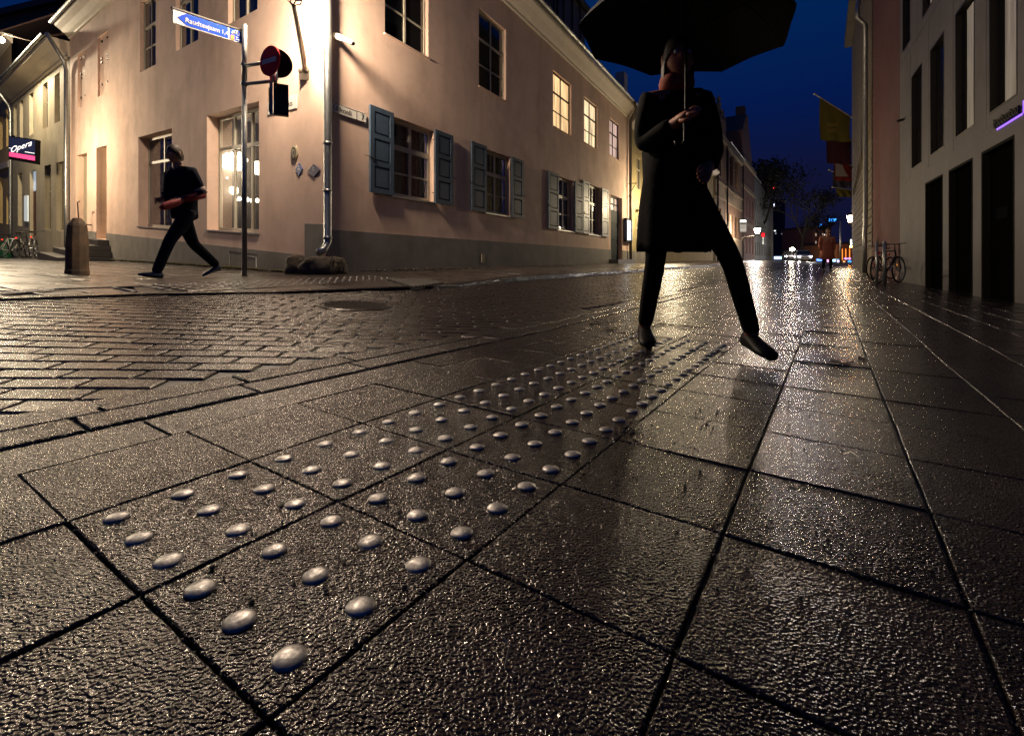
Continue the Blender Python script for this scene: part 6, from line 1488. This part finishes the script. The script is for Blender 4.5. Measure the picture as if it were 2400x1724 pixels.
for i in range(nr + 1):
    t = i / nr
    for k in range(ns):
        a = 2 * pi * k / ns; seg = (k % 6) / 6; sc2_ = 1 - .07 * sin(pi * seg) * t ** 2; r = RU_ * sin(t * 1.12) / sin(1.12) * sc2_; z = -RU_ * .52 * (1 - cos(t * 1.12)) / (1 - cos(1.12)) + .012 * sin(pi * seg) * t * RU_ * 2
        vs.append(tuple(apex + uu * cos(a) * r + vv * sin(a) * r + ax_ * z))
b.add(vs, [(i * ns + k, i * ns + (k + 1) % ns, (i + 1) * ns + (k + 1) % ns, (i + 1) * ns + k) for i in range(nr) for k in range(ns)])
obj("canopy", b, mat("black_umbrella_cloth", (.004, .004, .004), .6), um, smooth=True)
for k in range(8):
    a = 2 * pi * k / 8; pts_ = [tuple(apex + (uu * cos(a) + vv * sin(a)) * RU_ * sin(t * 1.12) / sin(1.12) * .985 + ax_ * (-RU_ * .52 * (1 - cos(t * 1.12)) / (1 - cos(1.12)) - .008)) for t in [q / 6 for q in range(7)]]
    b = MB(); b.tube(pts_, .0022, 5); r_ = obj("rib", b, M_BLACK, um)
    b = MB(); b.tube([Vector(pts_[3]), apex - ax_ * .30], .0022, 4); obj("stretcher", b, M_BLACK, r_)
b = MB(); b.tube([apex + ax_ * .06, apex, hand + Vector((0, 0, .05)), hand - Vector((0, 0, .06))], [.004, .006, .006, .006], 8); obj("shaft", b, M_BLACK, um)
b = MB(); b.tube([hand + Vector((0, 0, .03)), hand - Vector((0, 0, .10)), hand - Vector((.015, 0, .125)), hand - Vector((.04, 0, .12)), hand - Vector((.045, 0, .10))], .012, 8); obj("handle", b, M_BLACK, um, smooth=True)
# distant walker in a rust coloured coat
fp = G(1938, 636); Pd = {k: v.copy() for k, v in Pw.items()}
Pd.update(knL=V3(-.10, .10, .48), anL=V3(-.09, .10, .10), toL=V3(-.09, .24, .04), knR=V3(.10, .0, .48), anR=V3(.09, -.14, .12), toR=V3(.09, 0, .04), elL=V3(-.25, .0, 1.09), wrL=V3(-.22, .04, .86), elR=V3(.25, .0, 1.09), wrR=V3(.22, .04, .86), pdL=V3(.8, .4, 0).normalized(), pdR=V3(-.8, .4, 0).normalized())
coat2 = MB(); rings = []
for z, rx, ry in ((.48, .27, .20), (.75, .245, .18), (1.0, .20, .15), (1.25, .22, .15), (1.37, .19, .12), (1.44, .09, .08)): rings.append([(cos(2 * pi * k / 20) * rx, .02 + sin(2 * pi * k / 20) * ry, z) for k in range(20)])
coat2.loft(rings); M_RUST = mat("rust_coat_cloth", (.34, .11, .07), .85)
person("distant person in a rust-coloured coat on the pavement by the white sign box", (fp.x, fp.y, H(fp.x, fp.y)), radians(180 - 15), Pd, M_SKIN, M_HAIRB,
       [("coat", coat2, M_RUST, None), ("coat_sleeve", tube_cloth(Pd['shL'], Pd['elL'], .08, .066), M_RUST, None), ("coat_sleeve", tube_cloth(Pd['elL'], Pd['wrL'], .066, .055), M_RUST, None), ("coat_sleeve", tube_cloth(Pd['shR'], Pd['elR'], .08, .066), M_RUST, None), ("coat_sleeve", tube_cloth(Pd['elR'], Pd['wrR'], .066, .055), M_RUST, None),
        ("trousers", legs_mesh(Pd), M_DARKC, None), ("shoe", shoe(Pd['anL'], Pd['toL']), M_BLACK, None), ("shoe", shoe(Pd['anR'], Pd['toR']), M_BLACK, None)], hairlong=.05)
